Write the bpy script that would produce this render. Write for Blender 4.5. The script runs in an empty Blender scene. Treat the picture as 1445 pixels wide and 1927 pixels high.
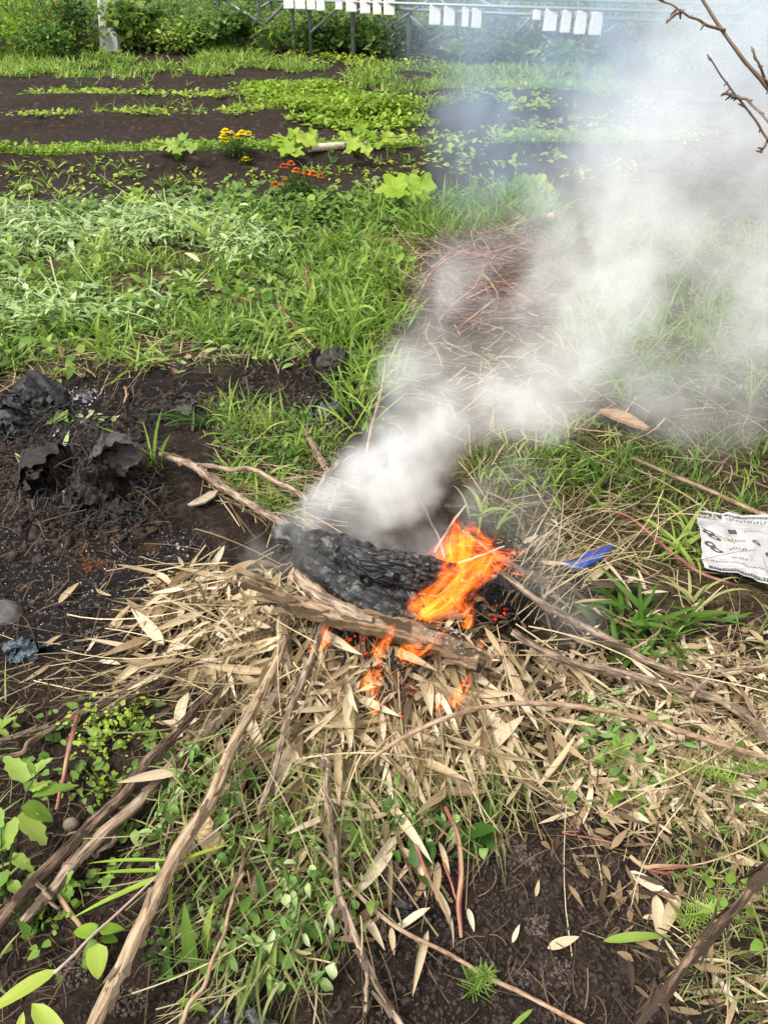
import bpy, math, random
import numpy as np
from mathutils import Vector, Matrix, Euler
random.seed(11)
R = np.random.default_rng(11)
PI = math.pi
sc = bpy.context.scene
col = sc.collection
# ------------------------------------------------------------------ camera model (photo pixels 1445 x 1927)
CAM_H, PITCH, FPX, CX, CY = 1.55, math.radians(36.0), 1447.0, 722.5, 963.5
cp, sp_ = math.cos(PITCH), math.sin(PITCH)

def ray(px, py):
    u = (np.asarray(px, float) - CX) / FPX
    v = (CY - np.asarray(py, float)) / FPX
    u, v = np.broadcast_arrays(u, v)
    return np.stack([u, cp + v * sp_, -sp_ + v * cp], -1)

def proj(p):
    p = np.asarray(p, float)
    x, y, z = p[..., 0], p[..., 1], p[..., 2] - CAM_H
    f = y * cp - z * sp_
    up = y * sp_ + z * cp
    f = np.where(f < .05, .05, f)
    return CX + x / f * FPX, CY - up / f * FPX, f

# ------------------------------------------------------------------ numpy value noise
def _hash(ix, iy, iz, s):
    n = (ix * 374761393 + iy * 668265263 + iz * 2147483647 + s * 974711) & 0xffffffff
    n = ((n ^ (n >> 13)) * 1274126177) & 0xffffffff
    n = ((n ^ (n >> 16)) * 2246822519) & 0xffffffff
    return ((n ^ (n >> 15)) & 0xffff) / 65535.0

def vn2(x, y, s=0):
    ix, iy = np.floor(x).astype(np.int64), np.floor(y).astype(np.int64)
    fx, fy = x - ix, y - iy
    fx, fy = fx * fx * (3 - 2 * fx), fy * fy * (3 - 2 * fy)
    z = np.zeros_like(ix)
    a, b = _hash(ix, iy, z, s), _hash(ix + 1, iy, z, s)
    c, d = _hash(ix, iy + 1, z, s), _hash(ix + 1, iy + 1, z, s)
    return (a + (b - a) * fx) * (1 - fy) + (c + (d - c) * fx) * fy - .5

def vn3(p, s=0):
    x, y, z = p[..., 0], p[..., 1], p[..., 2]
    ix, iy, iz = [np.floor(t).astype(np.int64) for t in (x, y, z)]
    fx, fy, fz = x - ix, y - iy, z - iz
    fx, fy, fz = [t * t * (3 - 2 * t) for t in (fx, fy, fz)]
    def L(k):
        a, b = _hash(ix, iy, iz + k, s), _hash(ix + 1, iy, iz + k, s)
        c, d = _hash(ix, iy + 1, iz + k, s), _hash(ix + 1, iy + 1, iz + k, s)
        return (a + (b - a) * fx) * (1 - fy) + (c + (d - c) * fx) * fy
    a, b = L(0), L(1)
    return a + (b - a) * fz - .5

def fbm2(x, y, f, o=3, s=0):
    t, a = 0, 1.
    for i in range(o):
        t = t + a * vn2(x * f, y * f, s + i); f *= 2.07; a *= .5
    return t

def fbm3(p, f, o=3, s=0):
    t, a = 0, 1.
    for i in range(o):
        t = t + a * vn3(p * f, s + i); f *= 2.07; a *= .5
    return t

# ------------------------------------------------------------------ terrain
def flat(px, py):
    d = ray(px, py); t = -CAM_H / d[..., 2]
    return d[..., 0] * t, d[..., 1] * t

def yrow(py): return float(flat(722, py)[1])
def bump(x, y, cx, cy, rx, ry): return np.exp(-(((x - cx) / rx) ** 2 + ((y - cy) / ry) ** 2))

def inpoly(px, py, poly):
    px, py = np.asarray(px), np.asarray(py)
    r = np.zeros(px.shape, bool); n = len(poly)
    for i in range(n):
        x1, y1 = poly[i]; x2, y2 = poly[(i + 1) % n]
        if y1 == y2: continue
        c = ((y1 > py) != (y2 > py)) & (px < (x2 - x1) * (py - y1) / (y2 - y1) + x1)
        r ^= c
    return r

HEAPX, HEAPY = [float(t) for t in flat(720, 1215)]
BX, BY = [float(t) for t in flat(150, 935)]
def rowbend(x): return .05 * x + .18 * np.sin(x * .55 + .4)
def height(x, y):
    x, y = np.asarray(x, float), np.asarray(y, float)
    near = 1 / (1 + np.exp(np.clip((y - 5.2) * 2.2, -50, 50)))
    z = .045 * fbm2(x, y, 1.3, 3, 1)
    z = z + near * (.016 * fbm2(x, y, 9, 2, 5) + .013 * np.maximum(fbm2(x, y, 28, 2, 9), -.2))
    z = z + (1 - near) * .03 * fbm2(x, y, 3.5, 3, 15)
    z = z + .13 * bump(x, y, HEAPX, HEAPY, .46, .30)
    z = z + .19 * bump(x, y, BX, BY, .22, .17) * (1 + 1.1 * fbm2(x, y, 7, 3, 91)) + .05 * bump(x, y, BX - .25, BY + .35, .3, .2)
    yb = y - rowbend(x)
    for py, a, w in ((300, .10, .30), (222, .09, .4), (186, .08, .45), (150, .06, .5)):
        z = z + a * np.exp(-((yb - yrow(py)) / w) ** 2)
    z = z + .35 / (1 + np.exp(np.clip(-(y - 17.2) * 1.6, -50, 50)))
    return z

def P(px, py, dz=0.):
    """the point where the photo pixel meets the ground raised by dz"""
    d = ray(px, py); z = np.zeros(np.shape(px)) + dz
    for _ in range(7):
        t = (z - CAM_H) / d[..., 2]
        z = .5 * z + .5 * (height(d[..., 0] * t, d[..., 1] * t) + dz)
    t = (z - CAM_H) / d[..., 2]
    return np.stack([d[..., 0] * t, d[..., 1] * t, z], -1)

def Q(px, py, Y):
    d = ray(px, py); t = Y / d[..., 1]
    return np.stack([d[..., 0] * t, d[..., 1] * t, CAM_H + d[..., 2] * t], -1)

def scatter(poly, n, k=3.):
    """n ground points whose pixels fall in the polygon; k=3 is even in world area"""
    poly = np.array(poly, float); lo, hi = poly.min(0), poly.max(0)
    out = []; got = 0
    def rr(py): return 1 / np.maximum(.02, -ray(722, py)[..., 2])
    rm = rr(max(lo[1], -60)) ** k
    for _ in range(400):
        m = max(2000, n)
        px, py = R.uniform(lo[0], hi[0], m), R.uniform(lo[1], hi[1], m)
        ok = inpoly(px, py, poly) & (R.random(m) < rr(py) ** k / rm)
        x, y = flat(px[ok], py[ok]); out.append(np.stack([x, y], -1)); got += ok.sum()
        if got >= n: break
    xy = np.concatenate(out)[:n]
    return np.concatenate([xy, height(xy[:, 0], xy[:, 1])[:, None]], 1)

# ------------------------------------------------------------------ mesh builder
class MB:
    def __init__(s): s.v, s.f, s.c, s.n = [], [], [], 0
    def add(s, V, F, C=None):
        V = np.asarray(V, float).reshape(-1, 3)
        s.v.append(V)
        s.c.append(np.zeros((len(V), 3)) if C is None else np.asarray(C, float).reshape(-1, 3))
        for f in (F if isinstance(F, list) else [F]):
            s.f.append(np.asarray(f, np.int64) + s.n)
        s.n += len(V); return s
    def build(s, name, mat, parent=None, origin=None, smooth=True):
        V, C = np.concatenate(s.v), np.concatenate(s.c)
        if parent is not None: org = np.array(parent.get('_o', (0, 0, 0)))
        elif origin is not None: org = np.array(origin, float)
        else: org = np.zeros(3)
        me = bpy.data.meshes.new(name)
        me.vertices.add(len(V)); me.vertices.foreach_set('co', (V - org).ravel())
        li = np.concatenate([f.ravel() for f in s.f]); tot = np.concatenate([np.full(len(f), f.shape[1]) for f in s.f])
        me.loops.add(len(li)); me.loops.foreach_set('vertex_index', li)
        me.polygons.add(len(tot)); me.polygons.foreach_set('loop_start', np.concatenate([[0], np.cumsum(tot)[:-1]]))
        try: me.polygons.foreach_set('loop_total', tot)
        except Exception: pass
        me.polygons.foreach_set('use_smooth', np.full(len(tot), smooth))
        a = me.attributes.new('lc', 'FLOAT_VECTOR', 'POINT'); a.data.foreach_set('vector', C.ravel())
        me.update(calc_edges=True); me.validate()
        o = bpy.data.objects.new(name, me); col.objects.link(o)
        if mat is not None: me.materials.append(mat)
        if parent is not None: o.parent = parent
        else: o.location = org
        return o

def tag(o, label, cat, group=None, kind=None):
    o['label'] = label; o['category'] = cat
    if group: o['group'] = group
    if kind: o['kind'] = kind
    return o

def thing(name, label, cat, org=(0, 0, 0), group=None):
    o = bpy.data.objects.new(name, None); col.objects.link(o); o.empty_display_size = .05
    o.location = org; o['_o'] = [float(t) for t in org]
    return tag(o, label, cat, group)

def dup(o, parent=None):
    c = o.copy(); col.objects.link(c)
    if parent is not None: c.parent = parent
    for ch in o.children: dup(ch, c)
    return c

# profiles of leaf width along its length
def prof(kind, s):
    if kind == 'grass': return np.minimum(1, (s / .12 + .25) ** .7) * np.maximum(1 - s, 0) ** .62 + .02
    if kind == 'lance': return np.sin(PI * np.clip(s, 0, 1) ** .72) ** .85 + .03
    if kind == 'ovate': return np.sin(PI * np.clip(s, 0, 1) ** .6) ** .7 + .03
    if kind == 'lobed': return np.sin(PI * np.clip(s, .02, 1) ** .62) ** .7 * (.55 + .45 * np.abs(np.cos(PI * 3.3 * s))) + .05
    return np.ones_like(s)

def arr(v, n): return np.broadcast_to(np.asarray(v, float), (n,)).copy()

def blades(mb, base, az, el, L, W, droop=0., nseg=4, kind='grass', across=2, roll=0., twist=0., wav=0., fold=0., tint=None, ground=None):
    base = np.asarray(base, float).reshape(-1, 3); N = len(base)
    az, el, L, W, droop, roll, twist, wav, fold = [arr(t, N) for t in (az, el, L, W, droop, roll, twist, wav, fold)]
    tint = R.random(N) if tint is None else arr(tint, N)
    s = np.linspace(0, 1, nseg + 1)
    ang = el[:, None] - droop[:, None] * s[None] ** 1.2
    aza = az[:, None] + wav[:, None] * s[None]
    d = np.stack([np.cos(ang) * np.cos(aza), np.cos(ang) * np.sin(aza), np.sin(ang)], -1)
    st = (d[:, :-1] + d[:, 1:]) * .5 * (L / nseg)[:, None, None]
    pos = base[:, None] + np.concatenate([np.zeros((N, 1, 3)), np.cumsum(st, 1)], 1)
    side = np.stack([-np.sin(aza), np.cos(aza), np.zeros_like(aza)], -1)
    up = np.cross(d, side)
    r = (roll[:, None] + twist[:, None] * s[None])[..., None]
    sd = side * np.cos(r) + up * np.sin(r); nn = up * np.cos(r) - side * np.sin(r)
    w = prof(kind, s)[None] * W[:, None] * .5
    c = np.linspace(-1, 1, across)
    V = pos[:, :, None] + sd[:, :, None] * (w[..., None] * c)[..., None] + nn[:, :, None] * (fold[:, None, None] * w[..., None] * np.abs(c))[..., None]
    C = np.zeros(V.shape); C[..., 0] = s[None, :, None]; C[..., 1] = c; C[..., 2] = tint[:, None, None]
    V = V.reshape(-1, 3)
    if ground is not None:
        V[:, 2] = np.maximum(V[:, 2], height(V[:, 0], V[:, 1]) + ground)
    m = (nseg + 1) * across
    i, j = np.meshgrid(np.arange(nseg), np.arange(across - 1), indexing='ij')
    q = (i * across + j).ravel()
    f = np.stack([q, q + 1, q + across + 1, q + across], -1)
    F = (np.arange(N)[:, None, None] * m + f[None]).reshape(-1, 4)
    mb.add(V, F, C)

def smooth_path(pts, n):
    pts = np.asarray(pts, float)
    if len(pts) == 2: return pts[0] + (pts[1] - pts[0]) * np.linspace(0, 1, n)[:, None]
    e = np.concatenate([[2 * pts[0] - pts[1]], pts, [2 * pts[-1] - pts[-2]]])
    t = np.linspace(0, len(pts) - 1 - 1e-6, n); i = t.astype(int); f = (t - i)[:, None]
    p0, p1, p2, p3 = e[i], e[i + 1], e[i + 2], e[i + 3]
    return .5 * (2 * p1 + (p2 - p0) * f + (2 * p0 - 5 * p1 + 4 * p2 - p3) * f ** 2 + (3 * p1 - p0 - 3 * p2 + p3) * f ** 3)

def tube(mb, pts, rad, n=24, sides=10, rough=0., wob=0., tint=.5, seed=0, ridge=0., rf=40., cap=True, flatz=1., lump=0.):
    """rad: list of radii along pts"""
    pts = np.asarray(pts, float)
    p = smooth_path(pts, n)
    r = np.interp(np.linspace(0, 1, n), np.linspace(0, 1, len(np.atleast_1d(rad))), np.atleast_1d(rad))
    if wob:
        s = np.linspace(0, 7, n) + seed * 3.7
        p = p + wob * np.stack([vn2(s, s * 0 + k + seed, 77 + k) for k in range(3)], -1) * 2
    t = np.gradient(p, axis=0); t /= np.linalg.norm(t, axis=1)[:, None] + 1e-9
    ref = np.array([0, 0, 1.]) if abs(t[0, 2]) < .9 else np.array([0, 1., 0])
    a = np.cross(t, ref); a /= np.linalg.norm(a, axis=1)[:, None] + 1e-9
    b = np.cross(a, t)
    th = np.linspace(0, 2 * PI, sides, endpoint=False)
    ln = np.concatenate([[0], np.cumsum(np.linalg.norm(np.diff(p, axis=0), axis=1))])
    ct, stt = np.cos(th), np.sin(th) * flatz
    rr = np.repeat(r[:, None], sides, 1)
    co = np.stack([np.broadcast_to(ct, rr.shape) * rr, np.broadcast_to(stt, rr.shape) * rr, np.broadcast_to(ln[:, None], rr.shape)], -1)
    if rough: rr = rr * (1 + rough * fbm3(co + seed, .5 / r.mean(), 3, seed) * 2)
    if lump:
        ls = fbm3(co + seed * 2, 1.3 / r.mean(), 3, seed + 5); rr = rr * (1 + lump * (np.round(ls * 5) / 5 * .7 + ls * .6))
    if ridge:
        q = co * np.array([1, 1, .12]); rr = rr * (1 + ridge * (np.abs(fbm3(q + seed, rf, 2, seed + 3)) * 3 - .6))
    V = p[:, None] + a[:, None] * (ct * rr)[..., None] + b[:, None] * (stt * rr)[..., None]
    i, j = np.meshgrid(np.arange(n - 1), np.arange(sides), indexing='ij')
    q0 = (i * sides + j).ravel(); q1 = (i * sides + (j + 1) % sides).ravel()
    F = [np.stack([q0, q1, q1 + sides, q0 + sides], -1)]
    co[..., 0] += tint * 3.1
    V = V.reshape(-1, 3); C = co.reshape(-1, 3)
    if cap:
        k = len(V)
        V = np.concatenate([V, p[:1] - t[:1] * r[0] * .15, p[-1:] + t[-1:] * r[-1] * .15])
        C = np.concatenate([C, [[tint * 3.1, 0, -.01]], [[tint * 3.1, 0, ln[-1] + .01]]])
        j = np.arange(sides)
        F.append(np.stack([np.full(sides, k), (j + 1) % sides, j], -1))
        o = (n - 1) * sides
        F.append(np.stack([np.full(sides, k + 1), o + j, o + (j + 1) % sides], -1))
    mb.add(V, F, C)

def flakes(mb, pts, rad, n, lw=(.02, .06), ww=(.003, .008), lift=(.02, .35)):
    """loose strips of bark along a stem"""
    p = smooth_path(pts, 80); r = np.interp(np.linspace(0, 1, 80), np.linspace(0, 1, len(rad)), rad)
    k = R.integers(2, 76, n); t = p[k + 2] - p[k]; t /= np.linalg.norm(t, axis=1)[:, None]; t *= np.where(R.random(n) < .5, 1, -1)[:, None]
    a = np.cross(t, [0, 0, 1.]); a /= np.linalg.norm(a, axis=1)[:, None] + 1e-9; b = np.cross(a, t)
    th = R.uniform(-.3, PI + .3, n); nz = a * np.cos(th)[:, None] + b * np.sin(th)[:, None]; nz[:, 2] = nz[:, 2]
    sd = np.cross(nz, t); L_ = R.uniform(*lw, n); W_ = R.uniform(*ww, n); lf = R.uniform(*lift, n); ns = 5
    s = np.linspace(0, 1, ns + 1); base = p[k] + nz * (r[k] * 1.0)[:, None]
    c = base[:, None] + t[:, None] * (L_[:, None] * s)[..., None] + nz[:, None] * (.0012 + L_[:, None] * lf[:, None] * s[None] ** 2)[..., None]
    w = W_[:, None] * (1 - .7 * s[None] ** 2) * (1 + .3 * R.normal(size=(n, ns + 1)))
    V = np.stack([c - sd[:, None] * w[..., None], c + sd[:, None] * w[..., None]], 2)
    C = np.zeros(V.shape); C[..., 0] = s[None, :, None]; C[..., 1] = np.array([-1, 1]); C[..., 2] = R.random(n)[:, None, None]
    i_ = np.arange(ns); f = np.stack([i_ * 2, i_ * 2 + 1, i_ * 2 + 3, i_ * 2 + 2], -1)
    mb.add(V.reshape(-1, 3), (np.arange(n)[:, None, None] * (ns + 1) * 2 + f[None]).reshape(-1, 4), C)

# ------------------------------------------------------------------ materials
def new_mat(name):
    m = bpy.data.materials.new(name); m.use_nodes = True
    nt = m.node_tree; nt.nodes.clear()
    out = nt.nodes.new('ShaderNodeOutputMaterial')
    return m, nt, out

def nd(nt, t, **kw):
    n = nt.nodes.new(t)
    for k, v in kw.items():
        if k.startswith('i_'):
            key = k[2:].replace('_', ' ')
            n.inputs[int(key) if key.isdigit() else key].default_value = v
        else: setattr(n, k, v)
    return n

def ramp(nt, src, stops, interp='LINEAR'):
    n = nt.nodes.new('ShaderNodeValToRGB'); e = n.color_ramp.elements; n.color_ramp.interpolation = interp
    while len(e) < len(stops): e.new(.5)
    for k, (p, c) in enumerate(stops):
        e[k].position = p; e[k].color = (*c, 1) if len(c) == 3 else c
    nt.links.new(src, n.inputs[0]); return n.outputs[0]

def mth(nt, op, a, b=None, c=None, clamp=False):
    n = nt.nodes.new('ShaderNodeMath'); n.operation = op; n.use_clamp = clamp
    for k, v in enumerate((a, b, c)):
        if v is None: continue
        if isinstance(v, (int, float)): n.inputs[k].default_value = v
        else: nt.links.new(v, n.inputs[k])
    return n.outputs[0]

def mixc(nt, f, a, b, mode='MIX'):
    n = nt.nodes.new('ShaderNodeMix'); n.data_type = 'RGBA'; n.blend_type = mode
    for k, v in ((0, f), (6, a), (7, b)):
        if isinstance(v, (int, float)): n.inputs[k].default_value = v
        elif isinstance(v, tuple): n.inputs[k].default_value = (*v, 1)
        else: nt.links.new(v, n.inputs[k])
    return n.outputs[2]

def noise(nt, vec, scale, detail=3, rough=.55, out=0):
    n = nd(nt, 'ShaderNodeTexNoise', i_Scale=scale, i_Detail=detail, i_Roughness=rough)
    if vec is not None: nt.links.new(vec, n.inputs['Vector'])
    return n.outputs[out]

def vscale(nt, vec, s):
    n = nd(nt, 'ShaderNodeMapping'); n.inputs['Scale'].default_value = s
    nt.links.new(vec, n.inputs['Vector']); return n.outputs[0]

def leaf_mat(name, stops, trans=.35, rough=.5, vein=.25, spots=None, spec=.3):
    """stops: colours along the tint (0..1) of each leaf"""
    m, nt, out = new_mat(name); L = nt.links.new
    at = nd(nt, 'ShaderNodeAttribute', attribute_name='lc')
    sx = nd(nt, 'ShaderNodeSeparateXYZ'); L(at.outputs['Vector'], sx.inputs[0])
    oi = nd(nt, 'ShaderNodeObjectInfo')
    geo = nd(nt, 'ShaderNodeTexCoord')
    ns = noise(nt, geo.outputs['Object'], 30, 3)
    f = mth(nt, 'ADD', sx.outputs[2], mth(nt, 'MULTIPLY', mth(nt, 'SUBTRACT', oi.outputs['Random'], .5), .6))
    f = mth(nt, 'ADD', f, mth(nt, 'MULTIPLY', mth(nt, 'SUBTRACT', ns, .5), .5), clamp=True)
    c = ramp(nt, f, stops)
    vv = nd(nt, 'ShaderNodeCombineXYZ'); L(mth(nt, 'MULTIPLY', sx.outputs[0], 1.5), vv.inputs[0]); L(mth(nt, 'MULTIPLY', sx.outputs[1], 9), vv.inputs[1]); L(mth(nt, 'MULTIPLY', sx.outputs[2], 37), vv.inputs[2])
    st = noise(nt, vv.outputs[0], 1.6, 2)
    c = mixc(nt, vein, c, mixc(nt, 1., c, ramp(nt, st, [(.3, (.35, .35, .35)), (.7, (1.35, 1.3, 1.2))]), 'MULTIPLY'))
    if spots:
        sp2 = noise(nt, geo.outputs['Object'], 90, 3, .6)
        c = mixc(nt, mth(nt, 'MULTIPLY', mth(nt, 'GREATER_THAN', sp2, spots[0]), .7), c, spots[1])
    p = nd(nt, 'ShaderNodeBsdfPrincipled', i_Roughness=rough); p.inputs['Specular IOR Level'].default_value = spec
    L(c, p.inputs['Base Color'])
    t = nd(nt, 'ShaderNodeBsdfTranslucent'); L(c, t.inputs[0])
    mx = nd(nt, 'ShaderNodeMixShader', i_0=trans); L(p.outputs[0], mx.inputs[1]); L(t.outputs[0], mx.inputs[2])
    L(mx.outputs[0], out.inputs[0]); return m

def bark_mat(name, stops, scale=1., bump=.6, rough=.85, long=.10, fleck=None, crack=0., ash=0.):
    m, nt, out = new_mat(name); L = nt.links.new
    at = nd(nt, 'ShaderNodeAttribute', attribute_name='lc')
    v = vscale(nt, at.outputs['Vector'], (1, 1, long))
    n1 = noise(nt, v, 260 * scale, 4, .6); n2 = noise(nt, at.outputs['Vector'], 22 * scale, 3)
    f = mth(nt, 'ADD', mth(nt, 'MULTIPLY', n1, .75), mth(nt, 'MULTIPLY', n2, .35))
    c = ramp(nt, f, stops)
    if fleck:
        nf = noise(nt, at.outputs['Vector'], fleck[0], 3, .7)
        c = mixc(nt, ramp(nt, nf, [(fleck[1], (0, 0, 0)), (fleck[1] + .05, (1, 1, 1))]), c, fleck[2])
    if crack:
        vo = nd(nt, 'ShaderNodeTexVoronoi', i_Scale=crack); vo.feature = 'DISTANCE_TO_EDGE'; L(vscale(nt, at.outputs['Vector'], (1, 1, .38)), vo.inputs['Vector'])
        ck = ramp(nt, vo.outputs['Distance'], [(.0, (0, 0, 0)), (.12, (1, 1, 1))])
        c = mixc(nt, ck, mixc(nt, 1., c, (.15, .15, .15), 'MULTIPLY'), c); f = mth(nt, 'ADD', f, mth(nt, 'MULTIPLY', ck, .8))
    if ash:
        na = noise(nt, at.outputs['Vector'], 30, 4, .65)
        c = mixc(nt, ramp(nt, na, [(.53, (0, 0, 0)), (.66, (ash, ash, ash))]), c, (.16, .155, .15))
    p = nd(nt, 'ShaderNodeBsdfPrincipled', i_Roughness=rough); p.inputs['Specular IOR Level'].default_value = .25
    L(c, p.inputs['Base Color'])
    b = nd(nt, 'ShaderNodeBump', i_Strength=bump, i_Distance=.004); L(f, b.inputs['Height']); L(b.outputs[0], p.inputs['Normal'])
    L(p.outputs[0], out.inputs[0]); return m

def plain_mat(name, c1, c2, scale=20, rough=.7, bump=.2, metal=0., spec=.3, dist=.003, trans=0.):
    m, nt, out = new_mat(name); L = nt.links.new
    tc = nd(nt, 'ShaderNodeTexCoord'); n1 = noise(nt, tc.outputs['Object'], scale, 5, .6)
    c = ramp(nt, n1, [(.3, c1), (.7, c2)])
    p = nd(nt, 'ShaderNodeBsdfPrincipled', i_Roughness=rough, i_Metallic=metal); p.inputs['Specular IOR Level'].default_value = spec
    L(c, p.inputs['Base Color'])
    b = nd(nt, 'ShaderNodeBump', i_Strength=bump, i_Distance=dist); L(n1, b.inputs['Height']); L(b.outputs[0], p.inputs['Normal'])
    if trans:
        t = nd(nt, 'ShaderNodeBsdfTranslucent'); L(c, t.inputs[0])
        mx = nd(nt, 'ShaderNodeMixShader', i_0=trans); L(p.outputs[0], mx.inputs[1]); L(t.outputs[0], mx.inputs[2]); L(mx.outputs[0], out.inputs[0])
    else: L(p.outputs[0], out.inputs[0])
    return m

G_BRIGHT = leaf_mat('fresh_grass', [(0, (.085, .175, .02)), (.5, (.20, .33, .045)), (1, (.36, .47, .10))], .42)
G_MID = leaf_mat('green_leaf', [(0, (.045, .115, .018)), (.5, (.125, .235, .04)), (1, (.27, .38, .085))], .4)
G_DARK = leaf_mat('deep_green_leaf', [(0, (.03, .085, .014)), (.5, (.07, .155, .024)), (1, (.15, .25, .04))], .35)
G_LIME = leaf_mat('lime_leaf', [(0, (.12, .23, .018)), (.5, (.26, .40, .03)), (1, (.38, .48, .07))], .4)
G_PALE = leaf_mat('pale_wilted_leaf', [(0, (.08, .17, .035)), (.3, (.19, .33, .08)), (.65, (.36, .47, .18)), (1, (.52, .60, .34))], .3)
G_OLIVE = leaf_mat('yellowed_leaf', [(0, (.10, .16, .035)), (.5, (.24, .28, .085)), (1, (.40, .37, .16))], .35)
DRY = leaf_mat('dry_bamboo_leaf', [(0, (.27, .185, .095)), (.3, (.46, .35, .205)), (.65, (.62, .505, .335)), (1, (.75, .65, .48))], .25, .6, .4, (.70, (.16, .10, .05)))
DRY_DARK = leaf_mat('weathered_leaf', [(0, (.07, .045, .025)), (.5, (.17, .115, .06)), (1, (.34, .24, .13))], .2, .7, .4, (.66, (.05, .03, .02)))
STRAW = leaf_mat('dry_straw', [(0, (.14, .095, .045)), (.5, (.35, .27, .145)), (1, (.58, .48, .29))], .15, .6, .2)
ROOT = leaf_mat('dark_rootlets', [(0, (.010, .007, .005)), (.65, (.028, .018, .012)), (1, (.13, .085, .05))], .1, .8, .2)
BURNT = leaf_mat('charred_leaf', [(0, (.006, .006, .006)), (.7, (.015, .014, .013)), (1, (.05, .045, .04))], .05, .7, .2)
RED = bark_mat('red_stalk', [(.38, (.09, .018, .018)), (.47, (.19, .035, .045)), (.54, (.25, .09, .07)), (.62, (.33, .24, .13))], .3, .2, .5)
REDBROWN = leaf_mat('red_brown_stalk', [(0, (.10, .045, .035)), (.5, (.22, .115, .08)), (1, (.46, .34, .22))], .1, .7, .2)
BARK = bark_mat('grey_brown_bark', [(.42, (.05, .034, .024)), (.53, (.20, .14, .095)), (.66, (.40, .30, .215))], .8, 1.)
BARK_DK = bark_mat('dark_bark', [(.42, (.018, .012, .008)), (.53, (.085, .053, .034)), (.66, (.23, .16, .105))], .8, 1.)
BARK_TAN = bark_mat('tan_stem', [(.42, (.12, .075, .042)), (.52, (.29, .20, .12)), (.65, (.44, .335, .22))], .75, .9, .7, .06)
BARK_SMOOTH = bark_mat('smooth_brown_stem', [(.42, (.13, .075, .045)), (.52, (.26, .165, .10)), (.66, (.38, .27, .18))], .5, .25, .6, .3)
CHAR = bark_mat('charcoal', [(.3, (.005, .005, .005)), (.5, (.014, .0138, .0136)), (.75, (.05, .048, .047))], .35, 1., .58, .5, (150, .645, (.36, .35, .34)), ash=.7)
CHARK = bark_mat('cracked_charcoal', [(.3, (.005, .005, .005)), (.5, (.016, .0155, .015)), (.75, (.055, .053, .052))], .35, 1., .55, .5, (150, .66, (.36, .35, .34)), 70, ash=.5)
LOGBARK = bark_mat('scorched_log_bark', [(.28, (.03, .02, .013)), (.45, (.14, .085, .05)), (.6, (.27, .185, .115)), (.8, (.42, .32, .22))], .5, 1., .85, .18, (26, .62, (.012, .010, .009)))
# ================================================================== GROUND
ASH = [(-60, 960), (120, 940), (330, 985), (420, 1060), (360, 1180), (280, 1250), (60, 1215), (-60, 1200)]
BURN = [(-60, 740), (120, 705), (380, 690), (560, 690), (700, 690), (690, 800), (600, 760), (400, 755), (300, 800), (260, 860), (310, 940), (420, 1060), (360, 1190), (280, 1260), (-60, 1260)]
LITTER = [(380, 1050), (900, 1180), (1000, 1120), (1500, 1150), (1500, 1540), (1100, 1500), (900, 1530), (500, 1700), (330, 1400)]
THATCH = [(-80, 440), (700, 420), (1500, 430), (1500, 1150), (960, 1090), (700, 680), (380, 680), (130, 700), (-80, 730)]
PALEDIRT = [(960, 1690), (1120, 1720), (1120, 1900), (960, 1900)]
def soft(px, py, poly, x, y, amp=30):
    o = amp * 2 * fbm2(x, y, 11, 3, 31); o2 = amp * 2 * fbm2(x, y, 11, 3, 41)
    r = 0
    for k in range(5):
        r = r + inpoly(px + o + (k - 2) * 7, py + o2 * .6 + ((k * 2) % 5 - 2) * 6, poly)
    return r / 5.
ys = [.2]
while ys[-1] < 45: ys.append(ys[-1] + max(.0075, .0065 * ys[-1]))
ys = np.array(ys + [60, 100, 180, 320, 600])
us = np.linspace(-1, 1, 560); us = np.sign(us) * np.abs(us) ** 1.15
gx = us[None] * (.72 * ys[:, None] + .95); gy = np.repeat(ys[:, None], len(us), 1)
gz = height(gx, gy)
gv = np.stack([gx, gy, gz], -1)
gpx, gpy, _ = proj(gv)
C = np.zeros(gv.shape)
C[..., 0] = np.maximum(soft(gpx, gpy, ASH, gx, gy) , .4 * soft(gpx, gpy, [(560, 730), (660, 740), (690, 820), (600, 800)], gx, gy, 15))
C[..., 1] = np.maximum(soft(gpx, gpy, THATCH, gx, gy, 40) * .75, soft(gpx, gpy, LITTER, gx, gy) * .22)
C[..., 2] = np.maximum(np.maximum(soft(gpx, gpy, BURN, gx, gy), soft(gpx, gpy, [(460, 1130), (980, 1060), (1010, 1230), (820, 1420), (620, 1330)], gx, gy)), .7 * soft(gpx, gpy, [(680, 1560), (860, 1600), (900, 1927), (690, 1927)], gx, gy))
gv[..., 2] += .012 * C[..., 2] * np.maximum(fbm2(gx, gy, 34, 2, 61), -.1)
i, j = np.meshgrid(np.arange(len(ys) - 1), np.arange(len(us) - 1), indexing='ij')
q = (i * len(us) + j).ravel(); nu = len(us)
m, nt, out = new_mat('garden_soil'); L = nt.links.new
at = nd(nt, 'ShaderNodeAttribute', attribute_name='lc'); sx = nd(nt, 'ShaderNodeSeparateXYZ'); L(at.outputs['Vector'], sx.inputs[0])
tc = nd(nt, 'ShaderNodeTexCoord'); ob = tc.outputs['Object']
nA = noise(nt, ob, 2.2, 4); nB = noise(nt, ob, 55, 5, .65); nC = noise(nt, ob, 260, 3, .6); nD = noise(nt, ob, 14, 4, .6)
mixn = mth(nt, 'ADD', mth(nt, 'MULTIPLY', nB, .6), mth(nt, 'MULTIPLY', nC, .4))
c = ramp(nt, mixn, [(.34, (.006, .004, .0028)), (.5, (.020, .0128, .0088)), (.66, (.056, .039, .028))])
c = mixc(nt, ramp(nt, nD, [(.56, (0, 0, 0)), (.68, (.55, .55, .55))]), c, (.085, .062, .048))
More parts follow.
